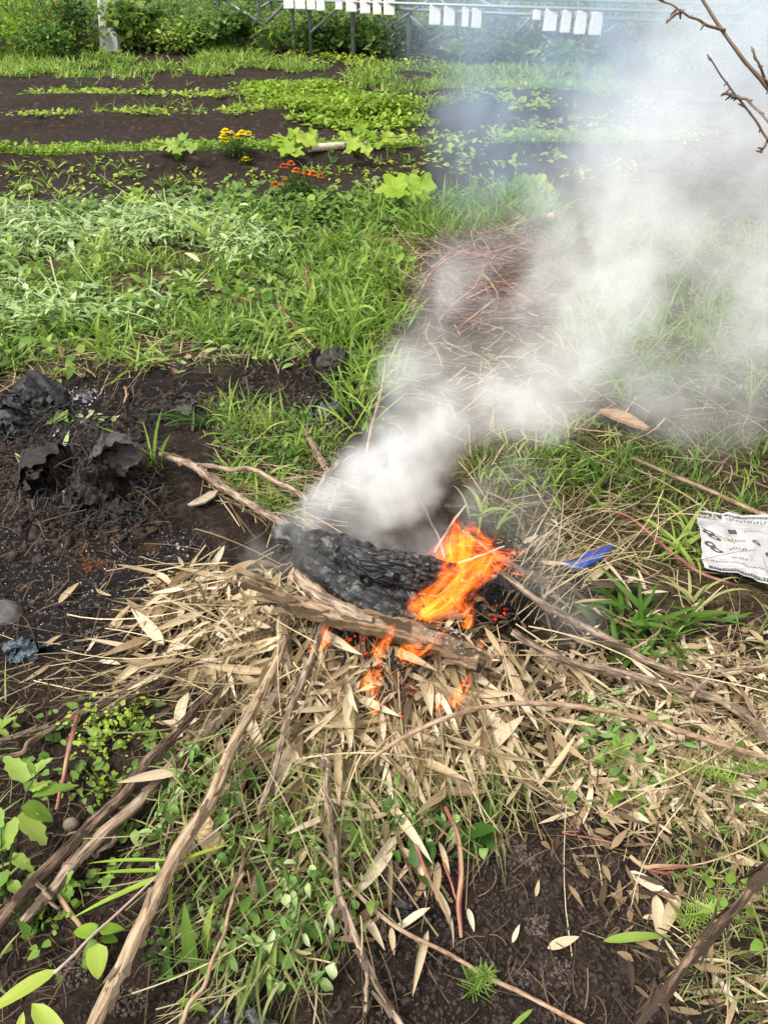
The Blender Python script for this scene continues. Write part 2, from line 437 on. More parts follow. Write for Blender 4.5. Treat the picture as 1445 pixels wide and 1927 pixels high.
# pale crumbs of soil and seed husks
c = mixc(nt, ramp(nt, nC, [(.705, (0, 0, 0)), (.73, (.8, .8, .8))]), c, (.20, .16, .13))
th = mth(nt, 'MULTIPLY', sx.outputs[1], ramp(nt, nB, [(.35, (0, 0, 0)), (.6, (1, 1, 1))]))
c = mixc(nt, th, c, ramp(nt, nC, [(.35, (.05, .035, .016)), (.65, (.15, .115, .05))]))
c = mixc(nt, mth(nt, 'MULTIPLY', sx.outputs[2], .85), c, ramp(nt, mixn, [(.35, (.0035, .0027, .0024)), (.58, (.011, .008, .0065)), (.75, (.035, .028, .024))]))
ash = mth(nt, 'MULTIPLY', sx.outputs[0], ramp(nt, noise(nt, ob, 75, 4, .7), [(.57, (0, 0, 0)), (.66, (1, 1, 1))]))
c = mixc(nt, mth(nt, 'MULTIPLY', ash, .75), c, ramp(nt, nC, [(.4, (.07, .065, .07)), (.62, (.30, .29, .30))]))
rust = mth(nt, 'MULTIPLY', sx.outputs[0], ramp(nt, noise(nt, ob, 9, 3), [(.62, (0, 0, 0)), (.72, (.7, .7, .7))]))
c = mixc(nt, mth(nt, 'MULTIPLY', rust, .7), c, (.085, .030, .010))
p = nd(nt, 'ShaderNodeBsdfPrincipled', i_Roughness=.92); p.inputs['Specular IOR Level'].default_value = .15
L(c, p.inputs['Base Color'])
b = nd(nt, 'ShaderNodeBump', i_Strength=1., i_Distance=.012); L(mixn, b.inputs['Height']); L(b.outputs[0], p.inputs['Normal'])
L(p.outputs[0], out.inputs[0])
ground = MB().add(gv, np.stack([q, q + 1, q + nu + 1, q + nu], -1), C).build('ground', m)
ground['kind'] = 'structure'; ground['label'] = 'dark garden soil with ash and furrows'; ground['category'] = 'ground'
SOIL = m

# ================================================================== FAR: bank weeds, posts, frame, boxes
def leafcloud(mb, ctr, rad, n, L, W, kind='ovate', el=(-.3, 1.1), droop=.6, top=.5, across=2, nseg=3):
    """many small leaves spread through an uneven crown"""
    d = R.normal(size=(n, 3)); d /= np.linalg.norm(d, axis=1)[:, None]
    rr = R.random(n) ** .45
    lump = 1 + .55 * fbm3(d * 1.0 + np.array(ctr), 2.2, 2, 3) * 2
    pos = np.array(ctr) + d * np.array(rad) * (rr * lump)[:, None]
    g = height(pos[:, 0], pos[:, 1]); pos[:, 2] = np.maximum(pos[:, 2], g + .02)
    az = np.arctan2(d[:, 1], d[:, 0]) + R.normal(0, .8, n)
    blades(mb, pos, az, R.uniform(el[0], el[1], n), L * R.uniform(.6, 1.35, n), W * R.uniform(.7, 1.3, n), R.uniform(0, droop * 2, n), nseg, kind, across, R.normal(0, .5, n), tint=np.clip(.5 + .9 * fbm3(pos, 3.1, 2, 8) + R.normal(0, .16, n), 0, 1), fold=.2)

# continuous low undergrowth over the bank and beyond
mb = MB()
pts = np.concatenate([scatter([(-260, -12), (1700, -12), (1700, 100), (800, 96), (330, 84), (-260, 84)], 2600, 2.0), ])
xx = R.uniform(-16, 16, 3600); yy = R.uniform(17.5, 25, 3600); pts = np.concatenate([pts, np.stack([xx, yy, height(xx, yy)], -1)])
n = len(pts)
for k in range(9):
    hgt = R.uniform(.02, .46, n) * (.75 + .9 * fbm2(pts[:, 0], pts[:, 1], .8, 2, 5))
    b = pts + np.stack([R.normal(0, .16, n), R.normal(0, .16, n), np.maximum(hgt, .01)], -1)
    blades(mb, b, R.uniform(0, 2 * PI, n), R.uniform(-.1, 1.2, n), R.uniform(.07, .17, n), R.uniform(.03, .07, n), R.uniform(.2, 1.2, n), 2, 'ovate', 2, R.normal(0, .5, n), tint=np.clip(.5 + .8 * fbm2(b[:, 0], b[:, 1], 1.3, 2, 9) + R.normal(0, .15, n), 0, 1))
o = mb.build('undergrowth', G_MID); tag(o, 'mixed low green undergrowth covering the bank behind the field', 'undergrowth', kind='stuff')

# a wood of shrubs closing the view behind the frame
mb = MB()
for k in range(34):
    x = -20 + k * 1.25 + R.normal(0, .3); y = 27 + R.normal(0, .8)
    leafcloud(mb, (x, y, 1.2), (1.1, .9, 1.5), 620, .26, .13)
o = mb.build('woods', G_DARK); tag(o, 'dense green thicket far behind the metal frame', 'thicket', kind='stuff')

def base_at(px, py): return [float(t) for t in P(px, py)]
def bush(px, py, wpx, hpx, mat, label, n=900, L=.13, W=.06, kind='ovate', flowers=0, name='bush', cat='bush', stems=True):
    o = base_at(px, py); s = np.linalg.norm(np.array(o) - [0, 0, CAM_H]) / FPX
    w, h = wpx * s, hpx * s
    t = thing(name, label, cat, o, 'weedy bushes along the bank')
    mb = MB()
    for k in range(4):
        leafcloud(mb, (o[0] + R.normal(0, w * .18), o[1] + R.normal(0, w * .15), o[2] + h * R.uniform(.3, .62)), (w * .42, w * .36, h * R.uniform(.3, .42)), n // 4, L, W, kind)
    mb.build('foliage', mat, t)
    if stems:
        ms = MB()
        for k in range(5): tube(ms, [np.array(o) + [R.normal(0, .05), R.normal(0, .05), -.05], np.array(o) + [R.normal(0, w * .2), R.normal(0, w * .2), h * .8]], [.012, .005], 6, 5, wob=.02)
        ms.build('stem', BARK_DK, t)
    if flowers:
        mf = MB(); n2 = flowers
        for k in range(n2):
            c = np.array(o) + [R.normal(0, w * .3), R.normal(0, w * .2) - .12, h * R.uniform(.5, 1.12)]
            blades(mf, np.repeat(c[None], 6, 0), np.arange(6) * PI / 3, .35, .024, .016, .2, 2, 'ovate', 2)
        mf.build('flower_heads', WHITEFL, t)
    return t
WHITEFL = leaf_mat('white_petals', [(0, (.75, .75, .70)), (1, (.82, .82, .80))], .3, vein=.05)
bush(60, 96, 150, 78, G_LIME, 'bright lime bush at the far left end of the bank', 1100)
bush(-60, 92, 150, 84, G_LIME, 'green bush at the outer left end of the bank, beyond the lime one', 800)
bush(118, 92, 90, 100, G_MID, 'tall weed clump dotted with white daisies left of the concrete post', 900, .10, .02, 'lance', 90, 'flowering_weed', 'weed')
bush(152, 94, 60, 92, G_DARK, 'narrow dark weed close by the left side of the concrete post', 700, .10, .03, 'lance', 25, 'flowering_weed', 'weed')
bush(108, 106, 100, 56, G_MID, 'rounded leafy bush in front of the daisies', 700, .10, .05)
bush(232, 92, 80, 84, G_MID, 'dark bush leaning against the right side of the concrete post', 800, .15, .09)
bush(290, 92, 84, 62, G_BRIGHT, 'bush with small green leaves right of the dark bush by the post', 800, .10, .05, 'ovate', 10)
bush(330, 100, 80, 56, G_BRIGHT, 'light green bush bulging forward from the bank at its middle', 700, .10, .05)
bush(380, 90, 90, 50, G_MID, 'green bush right of the light green bulging bush', 700)
bush(440, 94, 96, 62, G_MID, 'broad dark bush below the left end of the metal frame', 1000, .12, .07)
bush(345, 70, 80, 62, G_MID, 'tall pale weed full of white flowers under the horizontal beam', 700, .09, .02, 'lance', 90, 'flowering_weed', 'weed')
bush(530, 94, 70, 60, G_BRIGHT, 'ferny yellow green bush under the first white boxes', 700, .16, .03, 'lance')
bush(590, 96, 80, 56, G_DARK, 'dark bush right of the ferny yellow green bush', 900)
bush(665, 100, 90, 60, G_MID, 'leafy bush under the second group of white boxes', 900)
bush(740, 106, 90, 58, G_DARK, 'dark low bush beside the left edge of the smoke', 900)
bush(800, 104, 70, 56, G_MID, 'bush half hidden by the left edge of the smoke', 700)
for k, (px, lb) in enumerate(((880, 'bush dimmed by smoke under the third group of boxes'), (970, 'bush dimmed by smoke between the box groups'), (1065, 'bush dimmed by smoke under the largest boxes'), (1170, 'bush lost in smoke right of the largest boxes'), (1280, 'bush lost in thick smoke near the hanging twig'), (1400, 'bush lost in thick smoke at the right end of the bank'))):
    bush(px, 118 + k * 5, 110, 46, [G_MID, G_DARK][k % 2], lb, 700)
# vine with heart shaped leaves by the post
t = thing('climbing_vine', 'vine with three big heart shaped leaves beside the concrete post', 'vine', base_at(240, 84))
for (px, py, s, d) in ((228, 53, .30, .3), (243, 51, .34, -.6), (252, 61, .26, -1.2)):
    mv = MB(); blades(mv, [Q(px, py, t['_o'][1] - .35)], -PI / 2 + d, -.5, s, s * .75, .5, 5, 'ovate', 3, fold=.2, tint=.8); mv.build('leaf', G_MID, t)
mv = MB(); tube(mv, [np.array(t['_o']), Q(240, 66, t['_o'][1] - .25), Q(240, 50, t['_o'][1] - .35)], [.01, .006], 8, 5); mv.build('stem', G_MID, t)

CONC = plain_mat('weathered_concrete', (.42, .41, .40), (.58, .57, .55), 9, .9, .4)
def boxm(mb, lo, hi, bev=.0):
    x0, y0, z0 = lo; x1, y1, z1 = hi
    if bev:
        for (dz, ins) in (): pass
    v = [(x0, y0, z0), (x1, y0, z0), (x1, y1, z0), (x0, y1, z0), (x0, y0, z1), (x1, y0, z1), (x1, y1, z1), (x0, y1, z1)]
    f = np.array([(0, 3, 2, 1), (4, 5, 6, 7), (0, 1, 5, 4), (1, 2, 6, 5), (2, 3, 7, 6), (3, 0, 4, 7)])
    mb.add(v, f)
def bevel(o, w, seg=2):
    md = o.modifiers.new('bevel', 'BEVEL'); md.width = w; md.segments = seg; md.limit_method = 'ANGLE'; return o
o_ = base_at(195, 96); mb = MB()
x0 = o_[0] - .08
oct_ = [(0, .04), (.04, 0), (.34, 0), (.38, .04), (.38, .26), (.34, .30), (.04, .30), (0, .26)]
v = [(x0 + a, o_[1] + b2, z) for z in (o_[2] - .2, o_[2] + 3.2) for a, b2 in oct_]
mb.add(v, [np.array([(k, (k + 1) % 8, 8 + (k + 1) % 8, 8 + k) for k in range(8)]), np.array([[7, 6, 5, 4, 3, 2, 1, 0], list(range(8, 16))])])
post = mb.build('concrete_post', CONC, origin=o_, smooth=False); post.rotation_euler = (0, math.radians(9), 0); tag(post, 'grey square concrete post with chamfered edges rising from the bank weeds', 'post')
mb = MB(); o2 = base_at(120, 66); tube(mb, [np.array(o2) + [0, 0, -.1], np.array(o2) + [0, 0, 2.4]], [.055], 4, 12)
YEL = plain_mat('yellow_plastic', (.55, .33, .02), (.62, .40, .03), 8, .5, .05)
tag(mb.build('guy_wire_guard', YEL, origin=o2), 'yellow guard pole among the weeds left of the concrete post', 'pole')

STEEL = plain_mat('galvanised_steel', (.20, .215, .23), (.30, .315, .33), 30, .5, .05, .5, .5)
BOXW = plain_mat('white_box_paint', (.68, .675, .66), (.76, .755, .74), 5, .5, .03)
BOXG = plain_mat('grey_box_fins', (.32, .32, .33), (.4, .4, .41), 9, .6, .05)
# the frame runs slightly towards the camera on the right
def frame_y(px, row=0): return 16.4 - (px - 480) * .0028 + row * 1.7
def bar(mb, a, b, r=.03, s=6): tube(mb, [a, b], [r], 3, s)
frame = thing('solar_panel_frame', 'galvanised steel support frame of posts, beams and crossed braces beyond the weeds', 'frame', [float(t) for t in Q(760, 60, frame_y(760))])
posts = [(28, 0), (68, 1), (250, 0), (415, 1), (489, 0), (513, 1), (551, 0), (573, 1), (583, 0), (664, 0), (674, 1), (688, 1), (770, 0), (764, 1), (860, 0), (875, 1), (930, 1), (968, 0), (1010, 1), (1085, 0), (1150, 1), (1200, 0), (1310, 1), (1360, 0), (1470, 0)]
for px, rw in posts:
    y = frame_y(px, rw); x = float(Q(px, 40, y)[0]); mb = MB(); z = float(height(x, y))
    bar(mb, (x, y, z - .1), (x, y, 2.3), .045 if px in (250, 770, 664) else .032, 10); mb.build('post', STEEL, frame)
for rw, z in ((0, .93), (1, .97), (0, 2.2), (1, 2.28), (0, .80)):
    xs = [(295, 1500)] if z != .80 else [(700, 1500)]
    for a, b in xs:
        ya, yb = frame_y(a, rw) - .05, frame_y(b, rw) - .05
        A = np.array([float(Q(a, 20, ya)[0]), ya, z]); B = np.array([float(Q(b, 20, yb)[0]), yb, z - .12 if z < 1 else z]); mb = MB(); bar(mb, A, B, .03); mb.build('beam', STEEL, frame)
br = [(420, -2, 500, 48, 0), (500, 30, 560, 2, 1), (500, 42, 548, -6, 0), (585, 60, 650, 0, 0), (545, 0, 575, 24, 1), (688, 0, 738, 60, 0), (640, 44, 700, 0, 1), (735, 46, 770, 24, 0), (740, 0, 768, 26, 1), (772, 30, 800, 54, 0), (775, 20, 805, 0, 0), (808, 78, 924, 8, 0), (925, 40, 960, 0, 1), (830, 0, 870, 36, 1), (1095, 85, 1190, 30, 0), (960, 70, 1010, 20, 1), (1020, 64, 1060, 94, 0), (1225, 60, 1300, 10, 0), (1330, 60, 1420, 4, 0), (480, 20, 520, -6, 1), (905, 0, 968, 34, 0)]
for a, b, c2, d2, rw in br:
    mb = MB(); bar(mb, Q(a, b, frame_y(a, rw) - .09), Q(c2, d2, frame_y(c2, rw) - .09), .024); mb.build('brace', STEEL, frame)
INV = [(536, 552, -30, 15), (557, 574, -30, 16), (579, 593, -30, 17), (597, 611, -28, 19), (632, 645, 2, 17), (652, 671, -16, 21), (678, 697, -14, 24), (702, 718, -14, 26), (722, 743, -12, 27), (807, 829, 6, 45), (834, 856, 8, 47), (868, 882, 10, 49), (886, 906, 13, 51), (1000, 1016, 16, 36), (1020, 1048, 13, 57), (1052, 1074, 16, 60), (1078, 1103, 18, 63), (1106, 1133, 20, 64)]
grp = ['first', 'first', 'first', 'first', 'single small', 'second', 'second', 'second', 'second', 'third', 'third', 'third', 'third', 'lone', 'largest', 'largest', 'largest', 'largest']
nth = ['leftmost box', 'second box', 'third box', 'rightmost box']
cnt = {}
for (a, b, c2, d2), g in zip(INV, grp):
    y = frame_y(a) - .14; A = Q(a, d2, y); B = Q(b, c2, y)
    k = cnt.get(g, 0); cnt[g] = k + 1
    if g == 'single small': lb = 'small white equipment box hung between two groups of bigger boxes, clear of the smoke'
    elif g == 'lone': lb = 'small white equipment box in the smoke just left of the largest boxes'
    else: lb = 'white equipment box, ' + nth[k] + {'first': ' of the group farthest left on the frame', 'second': ' of the group just left of the smoke', 'third': ' of the group inside the left edge of the smoke', 'largest': ' of the big group in the smoke'}[g]
    if g in ('single small', 'lone'): A[1] += .0
    t = thing('equipment_box', lb, 'equipment box', [float(A[0]), y, float(A[2])], 'white boxes hung on the steel frame')
    mb = MB(); boxm(mb, (A[0], y - .14, A[2]), (B[0], y + .06, B[2])); bevel(mb.build('casing', BOXW, t, smooth=False), .012)
    mb = MB(); w = B[0] - A[0]
    for q2 in (.4,): boxm(mb, (A[0] + w * q2, y - .08, A[2] - .03), (A[0] + w * (q2 + .15), y - .03, A[2] - .001))
    mb.build('cable_gland', BOXG, t, smooth=False)
    mb = MB(); boxm(mb, (A[0] + w * .2, y + .062, B[2] - .12), (A[0] + w * .8, y + .12, B[2] - .05)); mb.build('bracket', STEEL, t, smooth=False)

# ================================================================== MID FIELD: rows of seedlings
def broad(mb, pts, n, L, W, spread=.03, hgt=.05, el=(0, .9), kind='ovate', t0=None, across=3, nseg=3, ground=.004, droop=(.1, .9)):
    b = np.repeat(pts, n, 0); N = len(b)
    tt = np.repeat(R.random(len(pts)), n) if t0 is None else np.repeat(np.clip(t0 + R.normal(0, .15, len(pts)), 0, 1), n)
    b = b + np.stack([R.normal(0, spread, N), R.normal(0, spread, N), R.random(N) ** 1.3 * hgt + .003], -1)
    Ls = L * R.uniform(.5, 1.3, N)
    blades(mb, b, R.uniform(0, 2 * PI, N), R.uniform(el[0], el[1], N), Ls, Ls * W * R.uniform(.8, 1.2, N), R.uniform(*droop, N), nseg, kind, across, R.normal(0, .35, N), R.normal(0, .3, N), fold=R.uniform(.05, .4, N), tint=np.clip(tt + R.normal(0, .14, N), 0, 1), ground=ground)
def grass(mb, pts, n, L, W, spread=.02, el=(.6, 1.45), droop=(.3, 1.6), nseg=5, ground=.003, t0=None, across=2):
    b = np.repeat(pts, n, 0); N = len(b)
    tt = np.repeat(R.random(len(pts)) if t0 is None else np.clip(t0 + R.normal(0, .2, len(pts)), 0, 1), n)
    b = b + np.stack([R.normal(0, spread, N), R.normal(0, spread, N), np.zeros(N)], -1)
    blades(mb, b, R.uniform(0, 2 * PI, N), R.uniform(*el, N), L * R.uniform(.45, 1.3, N), W * R.uniform(.6, 1.3, N), R.uniform(*droop, N), nseg, 'grass', across, R.normal(0, .3, N), R.normal(0, .8, N), R.normal(0, .4, N), .3, np.clip(tt + R.normal(0, .12, N), 0, 1), ground)

def patchy(p, f=1.2, thr=-.05, sd=3):
    return p[fbm2(p[:, 0], p[:, 1] * 1.8, f, 3, sd) > thr]
def row_poly(py0, py1, x0, x1): return [(x0, py0), (x1, py0 + .0 * (x1 - x0)), (x1, py1), (x0, py1)]
# leafy ground cover of the rows (uncountable seedlings)
mb = MB()
broad(mb, patchy(scatter([(-200, 292), (120, 290), (400, 282), (640, 282), (780, 262), (900, 268), (1300, 262), (1300, 292), (800, 292), (560, 300), (400, 302), (120, 314), (-200, 316)], 2000), 1.4, -.06), 6, .048, .55, .05, .09)
broad(mb, patchy(scatter([(450, 172), (600, 176), (700, 205), (800, 222), (815, 240), (700, 232), (560, 226), (490, 212)], 2000), 1.5, -.02), 7, .065, .5, .08, .12)
broad(mb, scatter([(530, 236), (780, 222), (820, 240), (640, 248)], 260), 4, .08, .5, .05, .06)
o = mb.build('ground_cover', G_LIME); tag(o, 'bright lime weeds carpeting the furrow ridges of the field', 'ground cover', kind='stuff')
mb = MB()
broad(mb, patchy(scatter([(-200, 178), (120, 176), (300, 180), (430, 186), (430, 196), (250, 192), (-200, 194)], 600), 2.2, .06), 4, .07, .55, .05, .04)
broad(mb, patchy(scatter([(-200, 222), (200, 222), (520, 212), (700, 222), (520, 236), (200, 236), (-200, 238)], 420), 2.4, .08), 4, .065, .5, .06, .05)
broad(mb, scatter([(-200, 325), (600, 320), (800, 300), (1000, 310), (1000, 350), (800, 360), (600, 360), (-200, 385)], 200), 4, .05, .5, .03, .03)
broad(mb, patchy(scatter([(420, 100), (820, 100), (820, 126), (700, 128), (500, 112)], 500, 2.2), 2., .02), 4, .09, .4, .08, .06)
broad(mb, patchy(scatter([(800, 165), (1200, 175), (1250, 340), (960, 350), (800, 330)], 420), 1.2, -.02), 5, .08, .5, .05, .08)
o = mb.build('seedlings', G_LIME); tag(o, 'small yellowish seedlings sprouting in thin lines on the soil', 'seedlings', kind='stuff')
mb = MB()
grass(mb, patchy(scatter([(-200, 100), (130, 98), (260, 118), (330, 128), (260, 150), (-200, 152)], 1900, 2.2), 1.5, .05), 6, .19, .026, .09)
grass(mb, patchy(scatter([(345, 128), (400, 98), (470, 104), (560, 126), (720, 150), (690, 168), (520, 152), (400, 150)], 1300, 2.2), 1., .0), 7, .22, .026, .09)
grass(mb, patchy(scatter([(700, 130), (860, 140), (900, 200), (820, 205), (700, 175)], 420, 2.2), 1.6, 0), 6, .2, .02, .05)
grass(mb, scatter([(800, 130), (1150, 145), (1180, 190), (900, 172)], 500, 2.2), 6, .18, .02, .05)
grass(mb, scatter([(-200, 292), (780, 272), (780, 290), (-200, 320)], 260), 5, .13, .012, .03)
o = mb.build('grass', G_BRIGHT); tag(o, 'bright young grass growing along the far edge of the field', 'grass', kind='stuff')
# individual maize-like grass tufts standing on bare furrows
protos = []
for k in range(7):
    mb = MB(); grass(mb, np.zeros((1, 3)), int(R.integers(4, 9)), R.uniform(.13, .2), .018, .012, (.7, 1.5), (.4, 1.5), 6, None)
    o = mb.build('grass_tuft', G_BRIGHT); protos.append(o)
spots = []
for poly, n in (([(0, 146), (600, 150), (600, 172), (0, 172)], 30), ([(150, 205), (560, 200), (560, 222), (0, 240)], 34), ([(0, 325), (360, 318), (460, 330), (330, 360), (0, 372)], 22), ([(540, 150), (760, 160), (790, 190), (560, 176)], 16), ([(480, 300), (770, 296), (800, 340), (600, 360), (560, 330)], 14), ([(380, 95), (800, 110), (800, 124), (420, 110)], 16)):
    spots += [tuple(p) for p in scatter(poly, n, 1.0)]
for k, s in enumerate(spots):
    o = protos[k] if k < 7 else dup(protos[k % 7])
    o.location = s; o.rotation_euler = (0, 0, R.uniform(0, 6.28)); o.scale = [R.uniform(.55, 1.15)] * 3
    tag(o, 'small tuft of bright grass sprouting alone on a bare dark furrow', 'grass tuft', 'grass tufts sprouting on the bare furrows')

def petal_head(mb, c, r, n=14, layers=3, tilt=(0, 0)):
    r = r * .95
    for l in range(layers):
        k = n - 3 * l
        blades(mb, np.repeat(np.array([c]), k, 0) + [0, 0, .004 * l], np.arange(k) * 2 * PI / k + l * .3 + tilt[0], .12 + .42 * l, r * (1 - .22 * l), r * .62, .35, 3, 'ovate', 3, R.normal(0, .2, k), fold=.25, tint=R.random(k))
YELP = leaf_mat('yellow_petals', [(0, (.80, .58, .005)), (1, (.90, .75, .02))], .25, vein=.1)
ORP = leaf_mat('orange_petals', [(0, (.42, .05, .008)), (.6, (.62, .13, .01)), (1, (.75, .28, .02))], .25, vein=.15)
def marigold(px, py, wpx, hpx, heads, mat, label, nleaf=420):
    o = base_at(px, py); s = (np.array(o)[1] ** 2 + CAM_H ** 2) ** .5 / FPX; w, h = wpx * s, hpx * s
    t = thing('marigold_plant', label, 'flower', o)
    ms, ml = MB(), MB()
    for hx, hy, dr in heads:
        e = Q(hx, hy, o[1] + R.normal(0, w * .18))
        tube(ms, [np.array(o) + [R.normal(0, .01), R.normal(0, .01), -.02], (np.array(o) + e) / 2 + [0, 0, .02], e], [.005, .003], 8, 5)
        mh = MB(); petal_head(mh, e, dr); mh.build('flower', mat, t)
    n = nleaf; d = R.normal(size=(n, 3)); d /= np.linalg.norm(d, axis=1)[:, None]
    pos = np.array(o) + [0, 0, h * .42] + d * np.array([w * .45, w * .4, h * .42]) * (R.random(n) ** .5)[:, None]
    blades(ml, pos, np.arctan2(d[:, 1], d[:, 0]) + R.normal(0, .5, n), R.uniform(-.2, 1.2, n), R.uniform(.03, .07, n), R.uniform(.007, .014, n), R.uniform(0, .8, n), 3, 'lance', 2, tint=R.random(n), ground=.003)
    ml.build('foliage', G_DARK, t); ms.build('stem', G_DARK, t); return t
marigold(442, 292, 60, 34, [(424, 247, .052), (421, 257, .052), (424, 264, .055), (447, 258, .052), (455, 250, .05), (467, 252, .05), (436, 249, .028)], YELP, 'yellow marigold with a cluster of blooms on the green row')
marigold(463, 308, 16, 12, [(462, 300, .05)], YELP, 'single low yellow marigold bloom just below the big yellow marigold', 40)
marigold(563, 384, 60, 58, [(533, 313, .036), (547, 308, .04), (557, 321, .04), (577, 325, .036), (589, 327, .042), (603, 332, .034), (517, 347, .034), (536, 341, .034), (526, 351, .03), (566, 330, .03)], ORP, 'bushy marigold with small orange and red blooms on the bare soil', 700)

def round_leaf(mb, c, r, nrm, az, lobes=5, cup=.18, tint=.5):
    """broad lobed leaf of a squash: rings of vertices around the petiole point"""
    nr, na = 5, 30
    nrm = np.array(nrm, float); nrm /= np.linalg.norm(nrm)
    a = np.array([math.cos(az), math.sin(az), 0]); a -= nrm * (a @ nrm); a /= np.linalg.norm(a); b = np.cross(nrm, a)
    th = np.linspace(-PI, PI, na)
    rad = r * (.86 + .14 * np.cos(lobes * th)) * (1 - .45 * np.exp(-((np.abs(th) - PI) / .35) ** 2)) * (1 + .05 * R.normal(size=na))
    V, C = [], []
    for k in range(nr):
        q = (k + .02) / (nr - 1) ; rr = rad * q
        z = cup * r * q ** 2 * (1 + .8 * np.sin(3 * th + az)) - .12 * r * q ** 3 + .05 * r * R.normal(size=na) * q
        V.append(np.array(c) + a * (rr * np.cos(th))[:, None] + b * (rr * np.sin(th))[:, None] + nrm * z[:, None])
        C.append(np.stack([np.full(na, q), np.sin(th * 3), np.full(na, tint)], -1))
    i, j = np.meshgrid(np.arange(nr - 1), np.arange(na - 1), indexing='ij'); q = (i * na + j).ravel()
    mb.add(np.concatenate(V), np.stack([q, q + 1, q + na + 1, q + na], -1), np.concatenate(C))
def squash(px, py, leaves, label, mat=None, extra=0):
    o = base_at(px, py); t = thing('squash_plant', label, 'squash plant', o)
    ms = MB()
    for lx, ly, rpx, dy in leaves:
        e = Q(lx, ly, o[1] + dy); s = np.linalg.norm(e - [0, 0, CAM_H]) / FPX; r = rpx * s * (1.05 if px == 757 else .78)
        tube(ms, [np.array(o) + [0, 0, -.02], (np.array(o) + e) / 2 + [0, 0, .05], e - [0, 0, .004]], [.009, .006], 8, 6)
        ml = MB(); round_leaf(ml, e, r, (R.normal(0, .25), -.55 + R.normal(0, .25), .85), -PI / 2 + R.normal(0, .9), tint=R.uniform(.3, 1)); ml.build('leaf', mat or G_LIME, t)
    ms.build('stem', G_LIME, t); return t
squash(757, 390, [(738, 349, 30, -.15), (770, 343, 24, .0), (792, 348, 28, -.1), (753, 362, 20, -.25), (795, 368, 20, -.25), (772, 371, 18, -.2)], 'squash seedling with wide pale leaves on the bare soil left of the smoke')
squash(545, 292, [(528, 257, 20, .1), (556, 252, 20, .2), (576, 262, 24, 0), (540, 277, 24, -.15), (586, 252, 16, .2), (520, 266, 18, 0), (560, 285, 18, -.2)], 'squash plant at the left end of the pale pole')
squash(668, 292, [(650, 254, 20, .1), (682, 243, 22, .15), (700, 255, 18, .1), (668, 270, 20, -.25), (690, 280, 16, -.3), (655, 282, 16, -.25), (730, 258, 20, .1), (758, 256, 16, .15), (712, 272, 14, -.2)], 'squash plant climbing over the middle of the pale pole')
squash(335, 300, [(320, 272, 20, 0), (345, 264, 20, .1), (362, 276, 16, -.1), (336, 284, 16, -.2), (305, 278, 14, 0)], 'squash seedling on the green row left of the yellow marigold', G_BRIGHT)
squash(1000, 378, [(985, 349, 30, 0), (1012, 345, 26, .1), (966, 358, 22, -.1), (1030, 356, 20, -.1)], 'squash plant veiled by the smoke above the grass')
squash(262, 388, [(262, 366, 22, 0), (244, 374, 18, -.1), (280, 376, 16, -.1), (258, 380, 16, -.2)], 'young squash sprout at the front edge of the bare soil')
mb = MB(); A, B = P(583, 278, .06), P(770, 264, .06)
POLE = bark_mat('pale_bamboo_pole', [(.3, (.42, .33, .23)), (.5, (.56, .47, .36)), (.75, (.64, .56, .46))], .3, .2, .5)
t = thing('bamboo_pole', 'pale cut bamboo pole lying along the green row behind the marigolds', 'pole', [float(v) for v in A])
tube(mb, [A, B], [.034, .030], 12, 16, cap=False); mb.build('pole', POLE, t)
for q2 in (.3, .66):
    mb = MB(); c2 = A + (B - A) * q2; d2 = (B - A) / np.linalg.norm(B - A); tube(mb, [c2 - d2 * .008, c2, c2 + d2 * .008], [.033, .037, .033], 5, 16, cap=False); mb.build('node_ring', POLE, t)
# ================================================================== MIDGROUND WEEDS AND GRASS
mb = MB()
grass(mb, patchy(scatter([(-200, 470), (480, 440), (760, 480), (740, 700), (690, 690), (390, 690), (130, 705), (-200, 735)], 1100), 2.4, .10), 6, .155, .011, .035)
grass(mb, patchy(scatter([(560, 480), (700, 450), (770, 520), (750, 700), (600, 640)], 300), 2.2, .06), 7, .21, .015, .03, t0=.5)
grass(mb, scatter([(810, 395), (1010, 376), (1060, 420), (940, 450), (830, 480), (760, 450)], 230), 8, .26, .016, .05, t0=.4)
grass(mb, patchy(scatter([(480, 380), (720, 380), (720, 470), (560, 480)], 220), 2.2, .04), 6, .2, .012, .04)
grass(mb, scatter([(390, 765), (560, 765), (660, 830), (620, 890), (430, 830)], 42), 6, .11, .009, .02)
grass(mb, scatter([(650, 680), (760, 680), (720, 830), (640, 800)], 30), 6, .2, .014, .02)
grass(mb, scatter([(880, 830), (1100, 790), (1240, 850), (1200, 960), (1000, 960), (890, 930)], 60), 6, .11, .009, .03)
grass(mb, scatter([(1000, 430), (1700, 450), (1700, 820), (1100, 760)], 380), 6, .2, .012, .04, t0=.35)
grass(mb, scatter([(1150, 860), (1700, 840), (1700, 960), (1320, 1000)], 40), 6, .12, .010, .03)
grass(mb, scatter([(430, 860), (580, 950), (560, 990), (420, 930)], 40), 6, .10, .008, .02)
o = mb.build('grass', G_BRIGHT); tag(o, 'fresh green grass growing all over the plot behind the fire', 'grass', kind='stuff')
mb = MB()   # fine dull grass in between
grass(mb, patchy(scatter([(-200, 600), (700, 560), (760, 640), (700, 690), (-200, 730)], 900), 2., .02), 7, .07, .005, .03, t0=.4)
grass(mb, patchy(scatter([(860, 820), (1500, 780), (1500, 1060), (960, 1060)], 700), 3, .05), 6, .06, .005, .03, t0=.1)
grass(mb, patchy(scatter([(-200, 430), (1000, 430), (1000, 560), (-200, 600)], 900), 2.4, .06), 6, .09, .006, .05, t0=.4)
grass(mb, scatter([(380, 765), (640, 800), (600, 900), (420, 850)], 260), 6, .05, .004, .03, t0=.4)
